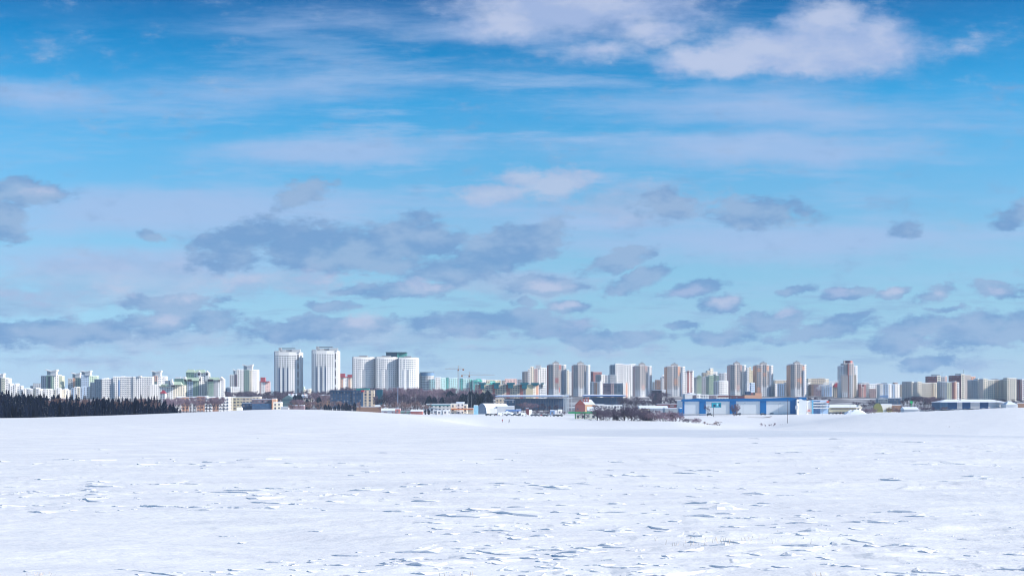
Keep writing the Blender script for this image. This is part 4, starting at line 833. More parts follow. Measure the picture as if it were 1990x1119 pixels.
B = Bld('warehouse', 'low warehouse with dark blue panels and a snowy roof at far right', 'warehouse', 1100, 1827, [(1842, 0, 781, simple('wh_teal', (70, 100, 130))), (1860, 0, 781, simple('wh_blue', (22, 66, 112), .4)), (1870, 0, 781, 'gr0'), (1886, 0, 781, simple('wh_blue', (22, 66, 112))), (1904, 0, 781, 'gr0'), (1921, 0, 781, simple('wh_blue', (22, 66, 112))), (1955, .25, 781, 'gy0')], 18, roof=None)
B.gable('roof', 1826, 1956, 781.2, 775.5, SNOWROOF, -1, 24, 'x', 8)
house('lower snowy roofed shed touching the right end of the blue paneled warehouse', 1090, 1955, 1978, 786, 779, 'w0', SNOWROOF, 'x', 12, name='shed', cat='shed', hip=4)
Bld('shed', 'low brown shed cut by the right edge of the photo', 'shed', 1150, 1976, [(2010, .1, 783, 'br0')], 10)

# billboard
D = 1000; x = X(1392, D); zb = tz(1387, D); t = thing('billboard', (X(1386.5, D), D, zb), 'turquoise billboard on one leg in front of the warehouse', 'billboard')
m = MB(); m.box(X(1382.7, D), X(1401.5, D), D-.4, D+.4, Z(791.5, D), Z(782.2, D)); m.build('board', simple('board_frame', (30, 110, 130), .5), t)
tq = simple('board_turquoise', (28, 168, 190), .5); dk = simple('board_dark', (36, 78, 110), .5)
m = MB(); m.box(X(1383.1, D), X(1401.1, D), D-.5, D-.42, Z(791.1, D), Z(782.6, D)); pn = m.build('poster', tq, t)
for (a, b, y0, y1, c) in ((1386, 1390.5, 790, 785.5, dk), (1397, 1400, 789.5, 784.5, dk), (1392.5, 1395.5, 788.5, 783.5, simple('board_pale', (170, 224, 232)))):
    m = MB(); m.box(X(a, D), X(b, D), D-.56, D-.51, Z(y0, D), Z(y1, D)); m.build('poster_patch', c, t)
m = MB(); m.bar((X(1386.5, D), D, zb-1), (X(1386.5, D), D, Z(791.4, D)), .28, 0, 6); m.build('leg', GREYM, t)
# road in the dip
m = MB(); pts = [(1452, 985), (1468, 972), (1483, 968), (1493, 975), (1500, 990)]; wv_ = 1.6
L = [(X(p, d), d) for p, d in pts]
for i in range(len(L)-1):
    (xa, ya), (xb, yb) = L[i], L[i+1]
    for k in range(6):
        f0, f1 = k/6, (k+1)/6; q = lambda f, s: (xa+(xb-xa)*f, ya+(yb-ya)*f+s)
        a, b = q(f0, -2.2), q(f1, -2.2); c_, d_ = q(f1, 2.2), q(f0, 2.2)
        m.poly([(p[0], p[1], tz(CX+p[0]/p[1]*F, p[1])+.25) for p in (a, b, c_, d_)])
o = m.build('road', simple('road_brown', (120, 104, 104), .9)); tag(o, 'short bare bend of road in the snowy dip before the warehouse', kind='structure')

# ------------------------------------------------------------------ cars
cg = simple('car_glass', (40, 48, 60), .2); ct = simple('tyre', (28, 28, 30), .9)
def make_car(van=False):
    b = MB(); P = [(-2.2, .35), (2.2, .35), (2.25, .75), (1.5, .95), (-2.0, 1.0), (-2.25, .8)] if not van else [(-2.4, .35), (2.4, .35), (2.45, 1.0), (1.9, 1.2), (1.4, 2.1), (-2.35, 2.15), (-2.45, .8)]
    def ext(m, P, hw):
        m.poly([(p[0], -hw, p[1]) for p in P]); m.poly([(p[0], hw, p[1]) for p in reversed(P)])
        for k in range(len(P)):
            p, q = P[k], P[(k+1) % len(P)]; m.poly([(p[0], -hw, p[1]), (p[0], hw, p[1]), (q[0], hw, q[1]), (q[0], -hw, q[1])])
    ext(b, P, .85); g = MB(); ext(g, [(-1.8, .98), (1.2, .94), (.5, 1.42), (-1.3, 1.45)] if not van else [(.9, 1.25), (1.8, 1.25), (1.4, 1.85), (.9, 1.9)], .75 if not van else .88)
    r = MB(); ext(r, [(-1.35, 1.45), (.55, 1.42), (.5, 1.52), (-1.3, 1.55)] if not van else [(-2.3, 2.15), (1.3, 2.1), (1.2, 2.2), (-2.2, 2.25)], .76)
    w = MB(); n = 10
    w.poly([(.33*math.cos(2*math.pi*k/n), -.1, .33*math.sin(2*math.pi*k/n)) for k in range(n)]); w.poly([(.33*math.cos(2*math.pi*k/n), .1, .33*math.sin(2*math.pi*k/n)) for k in reversed(range(n))])
    for k in range(n):
        a0, a1 = 2*math.pi*k/n, 2*math.pi*(k+1)/n; w.poly([(.33*math.cos(a0), -.1, .33*math.sin(a0)), (.33*math.cos(a0), .1, .33*math.sin(a0)), (.33*math.cos(a1), .1, .33*math.sin(a1)), (.33*math.cos(a1), -.1, .33*math.sin(a1))])
    return [('body', b), ('windows', g), ('roof', r)], w
CARM = {}
def car(px, D, colr, label, group, rz=0, van=False, snow=True):
    key = (colr, van)
    if key not in CARM:
        parts, w = make_car(van); cm = simple('paint_%d_%d_%d' % colr, colr, .35, .03, spec=.5)
        CARM[key] = [(n, m.mesh(n, [cm if n == 'body' else (cg if n == 'windows' else (SNOWROOF if snow else cm))])) for n, m in parts], w.mesh('wheel', [ct])
    ps, wm = CARM[key]; x = X(px, D); z = tz(px, D)-.02
    t = thing('parked_van' if van else 'parked_car', (x, D, z), label, 'van' if van else 'car', group, rz)
    for n, me in ps: o = bpy.data.objects.new(n, me); COL.objects.link(o); o.parent = t
    for a in (-1.4, 1.4):
        for b_ in (-.8, .8): o = bpy.data.objects.new('wheel', wm); COL.objects.link(o); o.parent = t; o.location = (a, b_, .33)
CC = [((214, 216, 222), 'white'), ((60, 66, 84), 'dark blue'), ((120, 126, 136), 'grey'), ((172, 52, 56), 'red'), ((44, 46, 52), 'black')]
rr = random.Random(3)
for i, px in enumerate((949, 957, 965, 973, 981, 990, 1001, 1012, 1018, 1037, 1044, 1052, 1060, 1066, 1080, 1088)):
    c, nm = CC[[4, 0, 3, 0, 2, 0, 1, 2, 0, 1, 2, 3, 1, 0, 1, 4][i]]
    car(px, 1000+rr.uniform(-6, 6), c, '%s car in the parked line below the stadium, number %s from left' % (nm, ['one','two','three','four','five','six','seven','eight','nine','ten','eleven','twelve','thirteen','fourteen','fifteen','sixteen'][i]), 'cars parked below the stadium', rr.uniform(-.5, .5), van=(i in (3, 8)))
for i, (px, D) in enumerate(((1615, 1040), (1622, 1042), (1629, 1041), (1636, 1043), (1642, 1040))):
    c, nm = CC[[2, 1, 4, 3, 1][i]]
    car(px, D, c, '%s car before the long pale yellow shed, %s from left' % (nm, ['first', 'second', 'third', 'fourth', 'fifth'][i]), 'cars parked before the long yellow shed', rr.uniform(-.4, .4))
for i in range(15):
    px = 1794+i*8.3+rr.uniform(-1.5, 1.5); c, nm = CC[rr.choice([0, 0, 1, 2, 4])]
    car(px, 960+rr.uniform(-6, 6), c, '%s car behind the snow crest at right, number %s in its row' % (nm, ['one','two','three','four','five','six','seven','eight','nine','ten','eleven','twelve','thirteen','fourteen','fifteen'][i]), 'cars in a row behind the right snow crest', rr.uniform(-.4, .4))
for px, lb in ((1379, 'dark car before the warehouse by the billboard leg'), (1434, 'dark car before the second blue pilaster of the warehouse'), (1483, 'dark car before the third blue pilaster of the warehouse')):
    car(px, 1035, CC[1][0], lb, 'cars before the warehouse', 0)
# snow heap
def heap(label, px0, px1, D, ytop):
    x0, x1 = X(px0, D), X(px1, D); zb = tz((px0+px1)/2, D)-.5; zt = Z(ytop, D); m = MB(); n, k = 24, 10; g = {}
    for i in range(n+1):
        for j in range(k+1):
            u, v = i/n, j/k; e = max(0, 1-(2*u-1)**2)**.6*max(0, 1-(2*v-1)**2)**.6
            g[i, j] = (x0+(x1-x0)*u, D+8*v, zb+(zt-zb)*e*(.75+.5*float(vn(np.array(u*7), np.array(v*4+px0)))))
    for i in range(n):
        for j in range(k): m.poly([g[i, j], g[i+1, j], g[i+1, j+1], g[i, j+1]])
    o = m.build('snow_heap', SNOWROOF); tag(o, label, 'snow heap')
heap('heap of cleared snow at the right end of the long yellow shed', 1643, 1686, 1020, 795.5)
heap('low bank of cleared snow before the arched hangar', 962, 1002, 1010, 799)

# ------------------------------------------------------------------ trees
def bare_tree_meshes(seed, h=12, spread=.42, dens=1.0):
    r = random.Random(seed); tr = MB(); cr = MB()
    def br(p, d, L, rad, lv):
        q = p+d*L; tr.bar(p, q, rad, 0, 4, rad*.65) if lv < 2 else cr.bar(p, q, max(rad, .036), 0, 3, .03)
        if lv >= 5: return
        n = [4, 3, 3, 4, 4][lv] if lv else 5
        for k in range(int(round(n*dens)) if lv > 1 else n):
            f = r.uniform(.35, 1.0) if lv else r.uniform(.3, 1.0)
            v = np.array([r.gauss(0, 1), r.gauss(0, 1), r.uniform(.1, 1.1)]); v /= np.linalg.norm(v)
            nd = d*.75+v*spread*1.7; nd /= np.linalg.norm(nd)
            br(p+d*L*f, nd, L*r.uniform(.55, .72), rad*.5, lv+1)
    br(np.array([0, 0, 0.]), np.array([r.uniform(-.05, .05), 0, 1.]), h*.42, .17, 0)
    zmax = max(v[2] for v in cr.v); s = h/zmax
    for b in (tr, cr): b.v = [(v[0]*s, v[1]*s, v[2]*s) for v in b.v]
    return tr, cr
bark = simple('bark', (70, 58, 66), .9, .2)
twig = [simple('twigs_mauve', (136, 116, 132), .9, .25, 2), simple('twigs_dark', (96, 84, 104), .9, .25, 2), simple('twigs_rust', (134, 112, 114), .9, .25, 2)]
BT = []
for i in range(5):
    tr, cr = bare_tree_meshes(20+i, 12, [.4, .5, .36, .55, .45][i]); BT.append((tr.mesh('trunk', [bark]), [cr.mesh('crown', [tw]) for tw in twig]))
SH = []
for i in range(3):
    tr, cr = bare_tree_meshes(60+i, 12, .75); SH.append((tr.mesh('stem', [bark]), [cr.mesh('twigs', [tw]) for tw in twig]))
def spruce_meshes(seed, h=14, rad=2.6, pine=False):
    r = random.Random(seed); tr = MB(); tr.bar((0, 0, 0), (0, 0, h*.96), .16, 0, 6, .04); cr = MB()
    n = 900
    for k in range(n):
        f = r.random()**.8; z = h*(.08+.92*f); R0 = rad*((1-f)**.8)*(.75+.35*math.sin(z*3.2+seed))*r.uniform(.35, 1.05)+.08
        if pine: R0 = rad*math.sin(math.pi*min(1, .15+.85*f))**.7*r.uniform(.4, 1.1)
        a = r.uniform(0, 2*math.pi); c, s = math.cos(a), math.sin(a); L = r.uniform(.5, 1.1); w = r.uniform(.18, .4); dz = -r.uniform(.1, .5)
        x0, y0 = c*max(R0-L, 0), s*max(R0-L, 0); x1, y1 = c*R0, s*R0; t0 = (-s*w, c*w); mi = 1 if r.random() < .05 else 0
        cr.poly([(x0-t0[0], y0-t0[1], z), (x1, y1, z+dz), (x0+t0[0], y0+t0[1], z+.05)], mi)
        cr.poly([(x0, y0, z+.3), (x1, y1, z+dz), (x0+t0[0]*.3, y0+t0[1]*.3, z-.5)], 0)
    return tr, cr
needle = simple('needles', (34, 48, 78), .9, .3, 1.5); needle2 = simple('needles_rust', (62, 52, 56), .9, .3, 1.5)
SP = []
for i in range(5):
    tr, cr = spruce_meshes(90+i, 14, [3.2, 3.7, 2.9, 3.9, 3.4][i]); SP.append((tr.mesh('trunk', [bark]), cr.mesh('crown', [needle, SNOWROOF])))
PN = []
for i in range(3):
    tr, cr = spruce_meshes(120+i, 14, 3.4, True); PN.append((tr.mesh('trunk', [bark]), cr.mesh('crown', [needle, needle])))
def place(name, pair, names, px, D, ytop, label, cat, group, wid=1.0, h0=12, sink=.2):
    x = X(px, D); z = tz(px, D)-sink; h = max(.5, Z(ytop, D)-z)
    if name == 'bare_bush': z -= h*.38; h *= 1.38
    s = h/h0; t = thing(name, (x, D, z), label, cat, group, random.uniform(0, 6.28)); t.scale = (s*wid, s*wid, s)
    for nm, me in zip(names, pair): o = bpy.data.objects.new(nm, me); COL.objects.link(o); o.parent = t
tr_ = random.Random(11)
# spruce wood at left : tops follow the photographed outline
ox = [-30, 0, 20, 35, 60, 90, 110, 140, 180, 200, 225, 250, 275, 300, 320, 335, 345, 356]
oy = [757, 758, 758, 760, 764, 764.5, 766, 767, 769, 769, 770, 771, 767, 768, 773, 780, 788, 796]
K = 0
for row, (Dr, dy, n) in enumerate(((650, 0, 60), (630, 4, 58), (610, 10, 60), (592, 19, 62))):
    for i in range(n):
        px = -24+(i+tr_.uniform(.1, .9))*(376/n); y = float(np.interp(px, ox, oy))+dy+abs(tr_.gauss(0, 3.2))-1.5
        if px > 346: y = max(y, 788)
        where = 'over its left third' if px < 110 else ('in its middle' if px < 240 else 'near its right end')
        rown = ['in the back line', 'in the middle line', 'in the middle line', 'at the snowy front edge'][row]
        if tr_.random() < .1 and row < 2:
            place('bare_tree', (BT[i % 5][0], BT[i % 5][1][2]), ('trunk', 'crown'), px, Dr+tr_.uniform(-8, 8), y+2, 'leafless rusty tree among the spruces of the left wood', 'tree', 'bare trees in the spruce wood', 1.1)
        else:
            if tr_.random() < .3: place('spruce_tree', PN[i % 3], ('trunk', 'crown'), px, Dr+tr_.uniform(-9, 9), y+1.5, 'round topped conifer of the left wood, %s, %s' % (where, rown), 'tree', 'round topped conifers at left, '+rown+' '+where, tr_.uniform(.7, .9), 14)
            else: place('spruce_tree', SP[(i*3+row) % 5], ('trunk', 'crown'), px, Dr+tr_.uniform(-9, 9), y, 'dark spruce of the left wood, %s, %s' % (where, rown), 'tree', 'spruces of the wood at left, '+rown+' '+where, tr_.uniform(.85, 1.15), 14)
def cluster(kind, px0, px1, D, ylo, yhi, n, label, group, tw=0, dD=60, wid=1.0, name=None):
    for i in range(n):
        px = px0+(i+tr_.uniform(.05, .95))*(px1-px0)/n; d = D+tr_.uniform(-dD, dD); y = tr_.uniform(yhi, ylo)
        if kind == 'bare': k = tr_.randrange(5); place('bare_tree', (BT[k][0], BT[k][1][tw]), ('trunk', 'crown'), px, d, y, label, 'tree', group, wid*tr_.uniform(.9, 1.3))
        elif kind == 'bush': k = tr_.randrange(3); place('bare_bush', (SH[k][0], SH[k][1][tw]), ('stem', 'twigs'), px, d, y, label, 'bush', group, wid*tr_.uniform(1.0, 1.6), sink=.4)
        else: k = tr_.randrange(3); place('conifer', PN[k], ('trunk', 'crown'), px, d, y, label, 'tree', group, wid*tr_.uniform(.8, 1.1), 14)
cluster('bare', 322, 352, 1200, 775, 768, 7, 'leafless tree right behind the end of the spruce wood', 'bare trees behind the spruce wood', 0)
cluster('bare', 352, 436, 1250, 778, 768, 13, 'leafless tree in front of the orange balconied block', 'bare trees before the orange balconied block', 0, 30)
cluster('bare', 436, 545, 1800, 763, 758, 20, 'leafless tree in the belt below the green striped and first round towers', 'bare trees left of the first round tower', 1, 60, 1.2)
cluster('bare', 545, 642, 1800, 765, 757, 20, 'leafless tree in the belt below the two tallest round towers', 'bare trees below the two tallest towers', 1, 60, 1.2)
cluster('bare', 642, 735, 1750, 756, 749.5, 18, 'leafless tree behind the dark blue office', 'bare trees behind the dark blue office', 1, 40, 1.2)
cluster('bare', 728, 815, 1650, 760, 751, 28, 'leafless tree in the wood below the joined white towers', 'bare trees below the joined towers', 0, 90, 1.2)
cluster('bare', 728, 815, 1400, 775, 764, 16, 'leafless tree at the near edge of the wood below the joined white towers', 'near bare trees below the joined towers', 1, 60, 1.2)
cluster('bare', 815, 925, 1650, 760, 752, 30, 'leafless tree in the wood below the drum tower and cranes', 'bare trees below the drum tower', 0, 90, 1.2)
cluster('bare', 815, 905, 1400, 774, 765, 14, 'leafless tree at the near edge of the wood above the white store', 'near bare trees above the store', 1, 60, 1.2)
cluster('bare', 925, 966, 1600, 765, 760, 8, 'leafless tree below the teal capped row', 'bare trees below the teal capped row', 1, 40)
cluster('bare', 560, 640, 1150, 787, 778, 12, 'leafless rusty tree behind the mauve brown shed', 'rusty bare trees behind the mauve shed', 2, 50)
cluster('bare', 640, 700, 1150, 788, 778, 9, 'leafless rusty tree in front of the dark blue office', 'rusty bare trees before the dark blue office', 2, 40)
cluster('bare', 735, 835, 1180, 790, 778, 15, 'leafless rusty tree behind the snowy sheds', 'rusty bare trees behind the snowy sheds', 2, 50)
cluster('bare', 1012, 1040, 1200, 783, 778, 4, 'leafless tree before the middle of the long grandstand', 'bare trees before the grandstand', 0, 20, 1.2)
cluster('bare', 1045, 1096, 1250, 788, 782, 6, 'leafless tree before the right part of the long grandstand', 'bare trees before the grandstand right part', 1, 20)
cluster('bare', 1205, 1235, 1350, 774, 768, 6, 'leafless tree at the right end of the second grandstand', 'bare trees by the second grandstand', 1, 30)
cluster('bare', 1235, 1325, 1500, 781, 771, 15, 'leafless tree below the third and fourth point towers', 'bare trees below the point towers', 1, 40)
cluster('bare', 1268, 1294, 1700, 768, 756, 5, 'leafless tree against the dark flat roofed block', 'bare trees against the dark block', 1, 20)
cluster('bush', 1158, 1215, 840, 800, 785, 10, 'dark leafless bush in the left half of the thicket beside the green canopy', 'thicket beside the green canopy', 1, 18)
cluster('bush', 1212, 1262, 835, 800, 787, 9, 'dark leafless bush in the right half of the thicket beside the green canopy', 'right thicket beside the green canopy', 1, 18)
cluster('bush', 1262, 1325, 830, 806, 796, 11, 'leafless mauve bush between the dark thicket and the warehouse', 'bushes left of the warehouse', 0, 18)
cluster('bush', 1325, 1340, 770, 813, 811, 4, 'small round dark bush below the left end of the warehouse', 'small dark bushes', 1, 6, .9)
cluster('bush', 1345, 1360, 765, 813, 810, 4, 'low mauve bush on the snow edge below the warehouse', 'low mauve bushes', 0, 6, .9)
cluster('bush', 1369, 1400, 735, 823, 816, 6, 'pale dry shrub in the snowy dip below the billboard', 'pale shrubs in the dip', 2, 8, .9)
cluster('bush', 1478, 1530, 770, 824, 820, 8, 'thin dry shrub along the slope by the utility pole', 'dry shrubs on the slope', 0, 14, .6)
cluster('bush', 1838, 1875, 420, 829, 827, 7, 'thin dry weed poking from the right snow slope', 'dry weeds on the right slope', 2, 10, .3)
cluster('bare', 1372, 1377, 1010, 784, 783, 1, 'lone leafless tree in front of the warehouse left of the billboard', 'single trees before the warehouse', 1, 1, .7)
cluster('bush', 1424, 1430, 1020, 784, 783, 1, 'round leafless tree before the second blue pilaster of the warehouse', 'single trees before the warehouse', 1, 1, .6)
cluster('bush', 1431, 1435, 1025, 784, 783, 1, 'smaller round leafless tree just right of the one before the blue pilaster', 'single trees before the warehouse', 0, 1, .5)
cluster('bare', 1552, 1612, 1700, 776, 770, 12, 'leafless tree behind the banded office', 'bare trees behind the banded office', 1, 40)
cluster('bare', 1660, 1710, 1400, 787, 776, 13, 'leafless tree between the crowned tower and the olive hall', 'bare trees left of the olive hall', 1, 40, 1.1)
cluster('bush', 1676, 1700, 1050, 799, 790, 6, 'leafless bush left of the olive vaulted shed', 'bushes left of the olive shed', 0, 10)
cluster('bush', 1730, 1765, 1080, 796, 788, 8, 'leafless bush right of the olive hall', 'bushes right of the olive hall', 2, 10)
cluster('bare', 1752, 1830, 1400, 783, 768, 18, 'leafless tree below the first cream panel block', 'bare trees below the cream block', 1, 50, 1.2)
cluster('bare', 1795, 1825, 1350, 775, 766, 5, 'taller leafless tree in front of the cream panel block', 'taller bare trees', 0, 20, 1.2)
cluster('bare', 1905, 1990, 1500, 779, 773, 16, 'leafless tree behind the blue paneled warehouse', 'bare trees behind the far right warehouse', 1, 40)
cluster('bush', 1785, 1850, 1040, 796, 788, 9, 'low leafless bush left of the blue paneled warehouse', 'bushes left of the far right warehouse', 1, 10)
cluster('bush', 1905, 1935, 1020, 796, 790, 5, 'brown bush before the right part of the blue paneled warehouse', 'bushes before the far right warehouse', 0, 8)
cluster('bush', 735, 800, 1040, 802, 797, 9, 'low brown bush on the edge of the snow before the sheds', 'bushes before the sheds', 0, 10)
cluster('bush', 1040, 1100, 1080, 800, 795, 7, 'low leafless bush among the cars below the stadium', 'bushes among the parked cars', 1, 10)
cluster('con', 573, 584, 1450, 772, 765, 3, 'dark conifer left of the snowy roofed villa', 'conifers left of the villa')
cluster('con', 594, 600, 1250, 776, 772, 2, 'dark conifer in front of the snowy roofed villa', 'conifers before the villa', 0, 10)
cluster('con', 614, 622, 1400, 772, 766, 2, 'dark conifer left of the brown snowy roofed building', 'conifers left of the brown building')
cluster('con', 626, 690, 1120, 790, 778, 9, 'dark conifer on the crest in front of the dark blue office', 'conifers before the dark blue office', 0, 30)
cluster('con', 828, 846, 1300, 775, 768, 4, 'dark conifer above the white store', 'conifers above the white store', 0, 30)
cluster('con', 858, 862, 1300, 771, 769, 1, 'single dark conifer between the conifer groups above the white store', 'conifers above the white store', 0, 10)
cluster('con', 870, 886, 1450, 765, 757, 5, 'tall dark conifer right of the middle of the park wood', 'tall conifers in the park wood', 0, 20)
cluster('con', 899, 952, 1350, 770, 757, 15, 'dark conifer in the dense clump below the teal capped row', 'conifer clump below the teal capped row', 0, 40, 1.1)
cluster('con', 826, 836, 1060, 797, 795, 2, 'small dark conifer between the red garage and the white cabins', 'small conifers by the cabins', 0, 5)
cluster('con', 1252, 1266, 830, 808, 803, 3, 'small dark conifer at the right edge of the dark thicket', 'small conifers by the thicket', 0, 6, 1.4)
cluster('bare', 470, 560, 1650, 769, 763, 14, 'leafless tree behind the low mauve block, below the green striped tower', 'bare trees behind the mauve block', 1, 40, 1.3)
cluster('bare', 600, 645, 1600, 770, 762, 9, 'leafless tree left of the dark blue office', 'bare trees left of the dark blue office', 0, 40, 1.3)
cluster('bare', 560, 610, 1300, 780, 773, 7, 'leafless tree in front of the snowy roofed villa', 'bare trees before the villa', 0, 30, 1.2)
# far wood as one mass
m = MB(); k = 0
wr = random.Random(5)
for i in range(70):
    tr, cr = None, None
    px = wr.uniform(480, 1000); D_ = wr.uniform(1850, 1950); x = X(px, D_); z = tz(px, D_); h = wr.uniform(9, 13)
    for q in range(60):
        a = wr.uniform(0, 6.28); rr_ = wr.uniform(0, 2.6); zz = z+h*wr.uniform(.2, 1); m.bar((x+rr_*.3*math.cos(a), D_, z+h*.15), (x+rr_*math.cos(a), D_+rr_*math.sin(a), zz), .06, 0, 3)
o = m.build('far_wood', twig[0]); tag(o, 'purple brown leafless wood in the distance below the white towers', 'wood', kind='stuff')

m = MB(); gr = random.Random(9)
for cx_, cd_, n, sx, sy in ((3.0, 18.9, 60, .95, .5), (2.45, 18.2, 30, .5, .3), (3.9, 19.6, 20, .5, .4), (-4.9, 14.8, 14, .2, .1), (3.2, 14.8, 8, .1, .1), (-.6, 14.9, 8, .2, .1)):
    for k in range(n):
        x = cx_+gr.gauss(0, sx*.5); y = cd_+gr.gauss(0, sy*.5); h = gr.uniform(.002, .013); a = gr.uniform(0, 3.1); dx, dy = .004*math.cos(a), .004*math.sin(a); lx, ly = gr.gauss(0, .03), gr.gauss(0, .03)
        m.poly([(x-dx, y-dy, -.08), (x+dx, y+dy, -.08), (x+lx+dx*.4, y+ly+dy*.4, h), (x+lx-dx*.4, y+ly-dy*.4, h)])
o = m.build('dry_grass', simple('straw', (204, 188, 168), .9)); tag(o, 'sparse straw coloured grass tips poking through the snow in the foreground', 'grass', kind='stuff')
# ------------------------------------------------------------------ people
def person(px, D, label, coat, legs_c, face, stride):
    x = X(px, D); z = tz(px, D)
    t = thing('person', (x, D, z), label, 'person', 'walkers on the far snow field', face)
    J = {'pel': (0, 0, .95), 'bel': (0, 0, 1.15), 'che': (.02, 0, 1.38), 'nek': (.03, 0, 1.52), 'hed': (.04, 0, 1.62), 'top': (.04, 0, 1.74),
         'hl': (0, .1, .9), 'kl': (stride*.5, .1, .5), 'al': (stride*.55-.02, .1, .08), 'tl': (stride*.55+.16, .1, .03),
         'hr': (0, -.1, .9), 'kr': (-stride*.25, -.1, .5), 'ar': (-stride*.8, -.1, .1), 'tr': (-stride*.8+.15, -.1, .03),
         'sl': (.02, .19, 1.42), 'el': (-.12, .24, 1.15), 'wl': (.02, .24, .93), 'fl': (.05, .23, .84),
         'sr': (.02, -.19, 1.42), 'er': (.06, -.24, 1.14), 'wr': (.26, -.22, 1.0), 'fr': (.33, -.21, .95)}
    rd = dict(pel=.15, bel=.15, che=.17, nek=.06, hed=.105, top=.07, hl=.09, kl=.065, al=.045, tl=.045, hr=.09, kr=.065, ar=.045, tr=.045, sl=.075, el=.055, wl=.04, fl=.035, sr=.075, er=.055, wr=.04, fr=.035)
    E = [('pel', 'bel'), ('bel', 'che'), ('che', 'nek'), ('nek', 'hed'), ('hed', 'top'), ('pel', 'hl'), ('hl', 'kl'), ('kl', 'al'), ('al', 'tl'), ('pel', 'hr'), ('hr', 'kr'), ('kr', 'ar'), ('ar', 'tr'), ('che', 'sl'), ('sl', 'el'), ('el', 'wl'), ('wl', 'fl'), ('che', 'sr'), ('sr', 'er'), ('er', 'wr'), ('wr', 'fr')]
    names = list(J); me = bpy.data.meshes.new('body'); me.from_pydata([J[n] for n in names], [(names.index(a), names.index(b)) for a, b in E], [])
    o = bpy.data.objects.new('body', me); COL.objects.link(o)
    sk = o.modifiers.new('skin', 'SKIN'); sk.use_smooth_shade = True
    for i, n in enumerate(names): me.skin_vertices[0].data[i].radius = (rd[n], rd[n])
    me.skin_vertices[0].data[0].use_root = True
    o.modifiers.new('sub', 'SUBSURF').levels = 2
    dg = bpy.context.evaluated_depsgraph_get(); dg.update(); ev = bpy.data.meshes.new_from_object(o.evaluated_get(dg))
    o.modifiers.clear(); o.data = ev; o.parent = t
    cs = simple('coat_%s' % coat[1], coat[0], .8); lg = simple('trousers', legs_c, .8); skn = simple('skin', (206, 160, 140), .6)
    ev.materials.clear()
    for mm in (cs, lg, skn): ev.materials.append(mm)
    for p in ev.polygons:
        c = p.center; hand = (abs(c.y) > .17 and c.z < .97 and abs(c.x) > .2) or (abs(c.y) > .2 and c.z < .9)
        p.material_index = 2 if (c.z > 1.5 or hand) else (1 if c.z < .86 else 0); p.use_smooth = True
    # hat
    m = MB(); n = 10
    for k in range(n):
        a0, a1 = 2*math.pi*k/n, 2*math.pi*(k+1)/n
        for z0, r0, z1, r1 in ((1.66, .125, 1.74, .115), (1.74, .115, 1.80, .06), (1.80, .06, 1.82, .001)):
            m.poly([(.04+r0*math.cos(a0), r0*math.sin(a0), z0), (.04+r0*math.cos(a1), r0*math.sin(a1), z0), (.04+r1*math.cos(a1), r1*math.sin(a1), z1), (.04+r1*math.cos(a0), r1*math.sin(a0), z1)])
    hm = bpy.data.objects.new('hat', m.mesh('hat', [simple('hat', (40, 36, 44), .9)])); COL.objects.link(hm); hm.parent = t
person(976.3, 700, 'person in a red jacket and dark trousers walking on the snow, left of the two', ((196, 44, 56), 'red'), (50, 46, 60), R(60), .35)
person(989.6, 700, 'person in dark clothes striding over the snow, right of the two', ((52, 58, 78), 'dark'), (44, 48, 62), R(150), .6)

# ------------------------------------------------------------------ smoke
def smoke():
    m = MB(); D = 2180; pts = [(1588, 757, 3.2), (1593, 754, 5), (1600, 750, 6.5), (1608, 747, 7), (1616, 744, 6), (1624, 741, 4.5), (1632, 738, 2.6)]
    for px, y, r in pts:
        cx, cz = X(px, D), Z(y, D); n, k = 14, 8
        V = [[(cx+r*1.25*math.sin(math.pi*j/k)*math.cos(2*math.pi*i/n), D+r*math.sin(math.pi*j/k)*math.sin(2*math.pi*i/n), cz+r*.62*math.cos(math.pi*j/k)) for i in range(n)] for j in range(k+1)]
        for j in range(k):
            for i in range(n): m.poly([V[j][i], V[j+1][i], V[j+1][(i+1) % n], V[j][(i+1) % n]])
    m_, t = new_mat('smoke'); g = t.n('ShaderNodeTexCoord').outputs['Object']
    d = t.math('MULTIPLY', t.ss(t.noise(g, .22, 4, .6), .42, .66), .22)
    v = t.n('ShaderNodeVolumePrincipled', i={'Color': (.95, .96, 1, 1), 'Density': d, 'Anisotropy': .2}); t.n('ShaderNodeOutputMaterial', i={1: v.outputs[0]})
    o = m.build('smoke', m_); tag(o, 'white smoke drifting up to the right between the last point tower and the crowned tower', 'smoke', kind='stuff')
smoke()

m = MB(); m.box(-6400, 6400, -6400, 6400, -14, 108)
m_, t = new_mat('haze'); v = t.n('ShaderNodeVolumePrincipled', i={'Color': (.62, .80, 1, 1), 'Density': 5e-5, 'Anisotropy': .0}); t.n('ShaderNodeOutputMaterial', i={1: v.outputs[0]})
o = m.build('haze', m_); tag(o, 'thin blue winter haze over the fields and town', kind='stuff')
# ------------------------------------------------------------------ world, sun, camera
W = bpy.data.worlds.new('World'); S.world = W; W.use_nodes = True; W.node_tree.nodes.clear(); t = NT(W.node_tree)
STR = .1; EXPF = 2**.3   # cloud and sky tones are written as they should read at this exposure
sky = t.n('ShaderNodeTexSky', sky_type='NISHITA', sun_disc=False, sun_elevation=R(SUN_EL), sun_rotation=R(SUN_AZ), altitude=200, air_density=1.0, dust_density=.6, ozone_density=2.5)
g = t.n('ShaderNodeTexCoord').outputs['Generated']; sp = t.n('ShaderNodeSeparateXYZ', i={0: g})
yy = t.math('MAXIMUM', sp.outputs[1], .08)
PXn = t.math('DIVIDE', sp.outputs[0], yy); PYn = t.math('DIVIDE', sp.outputs[2], yy)
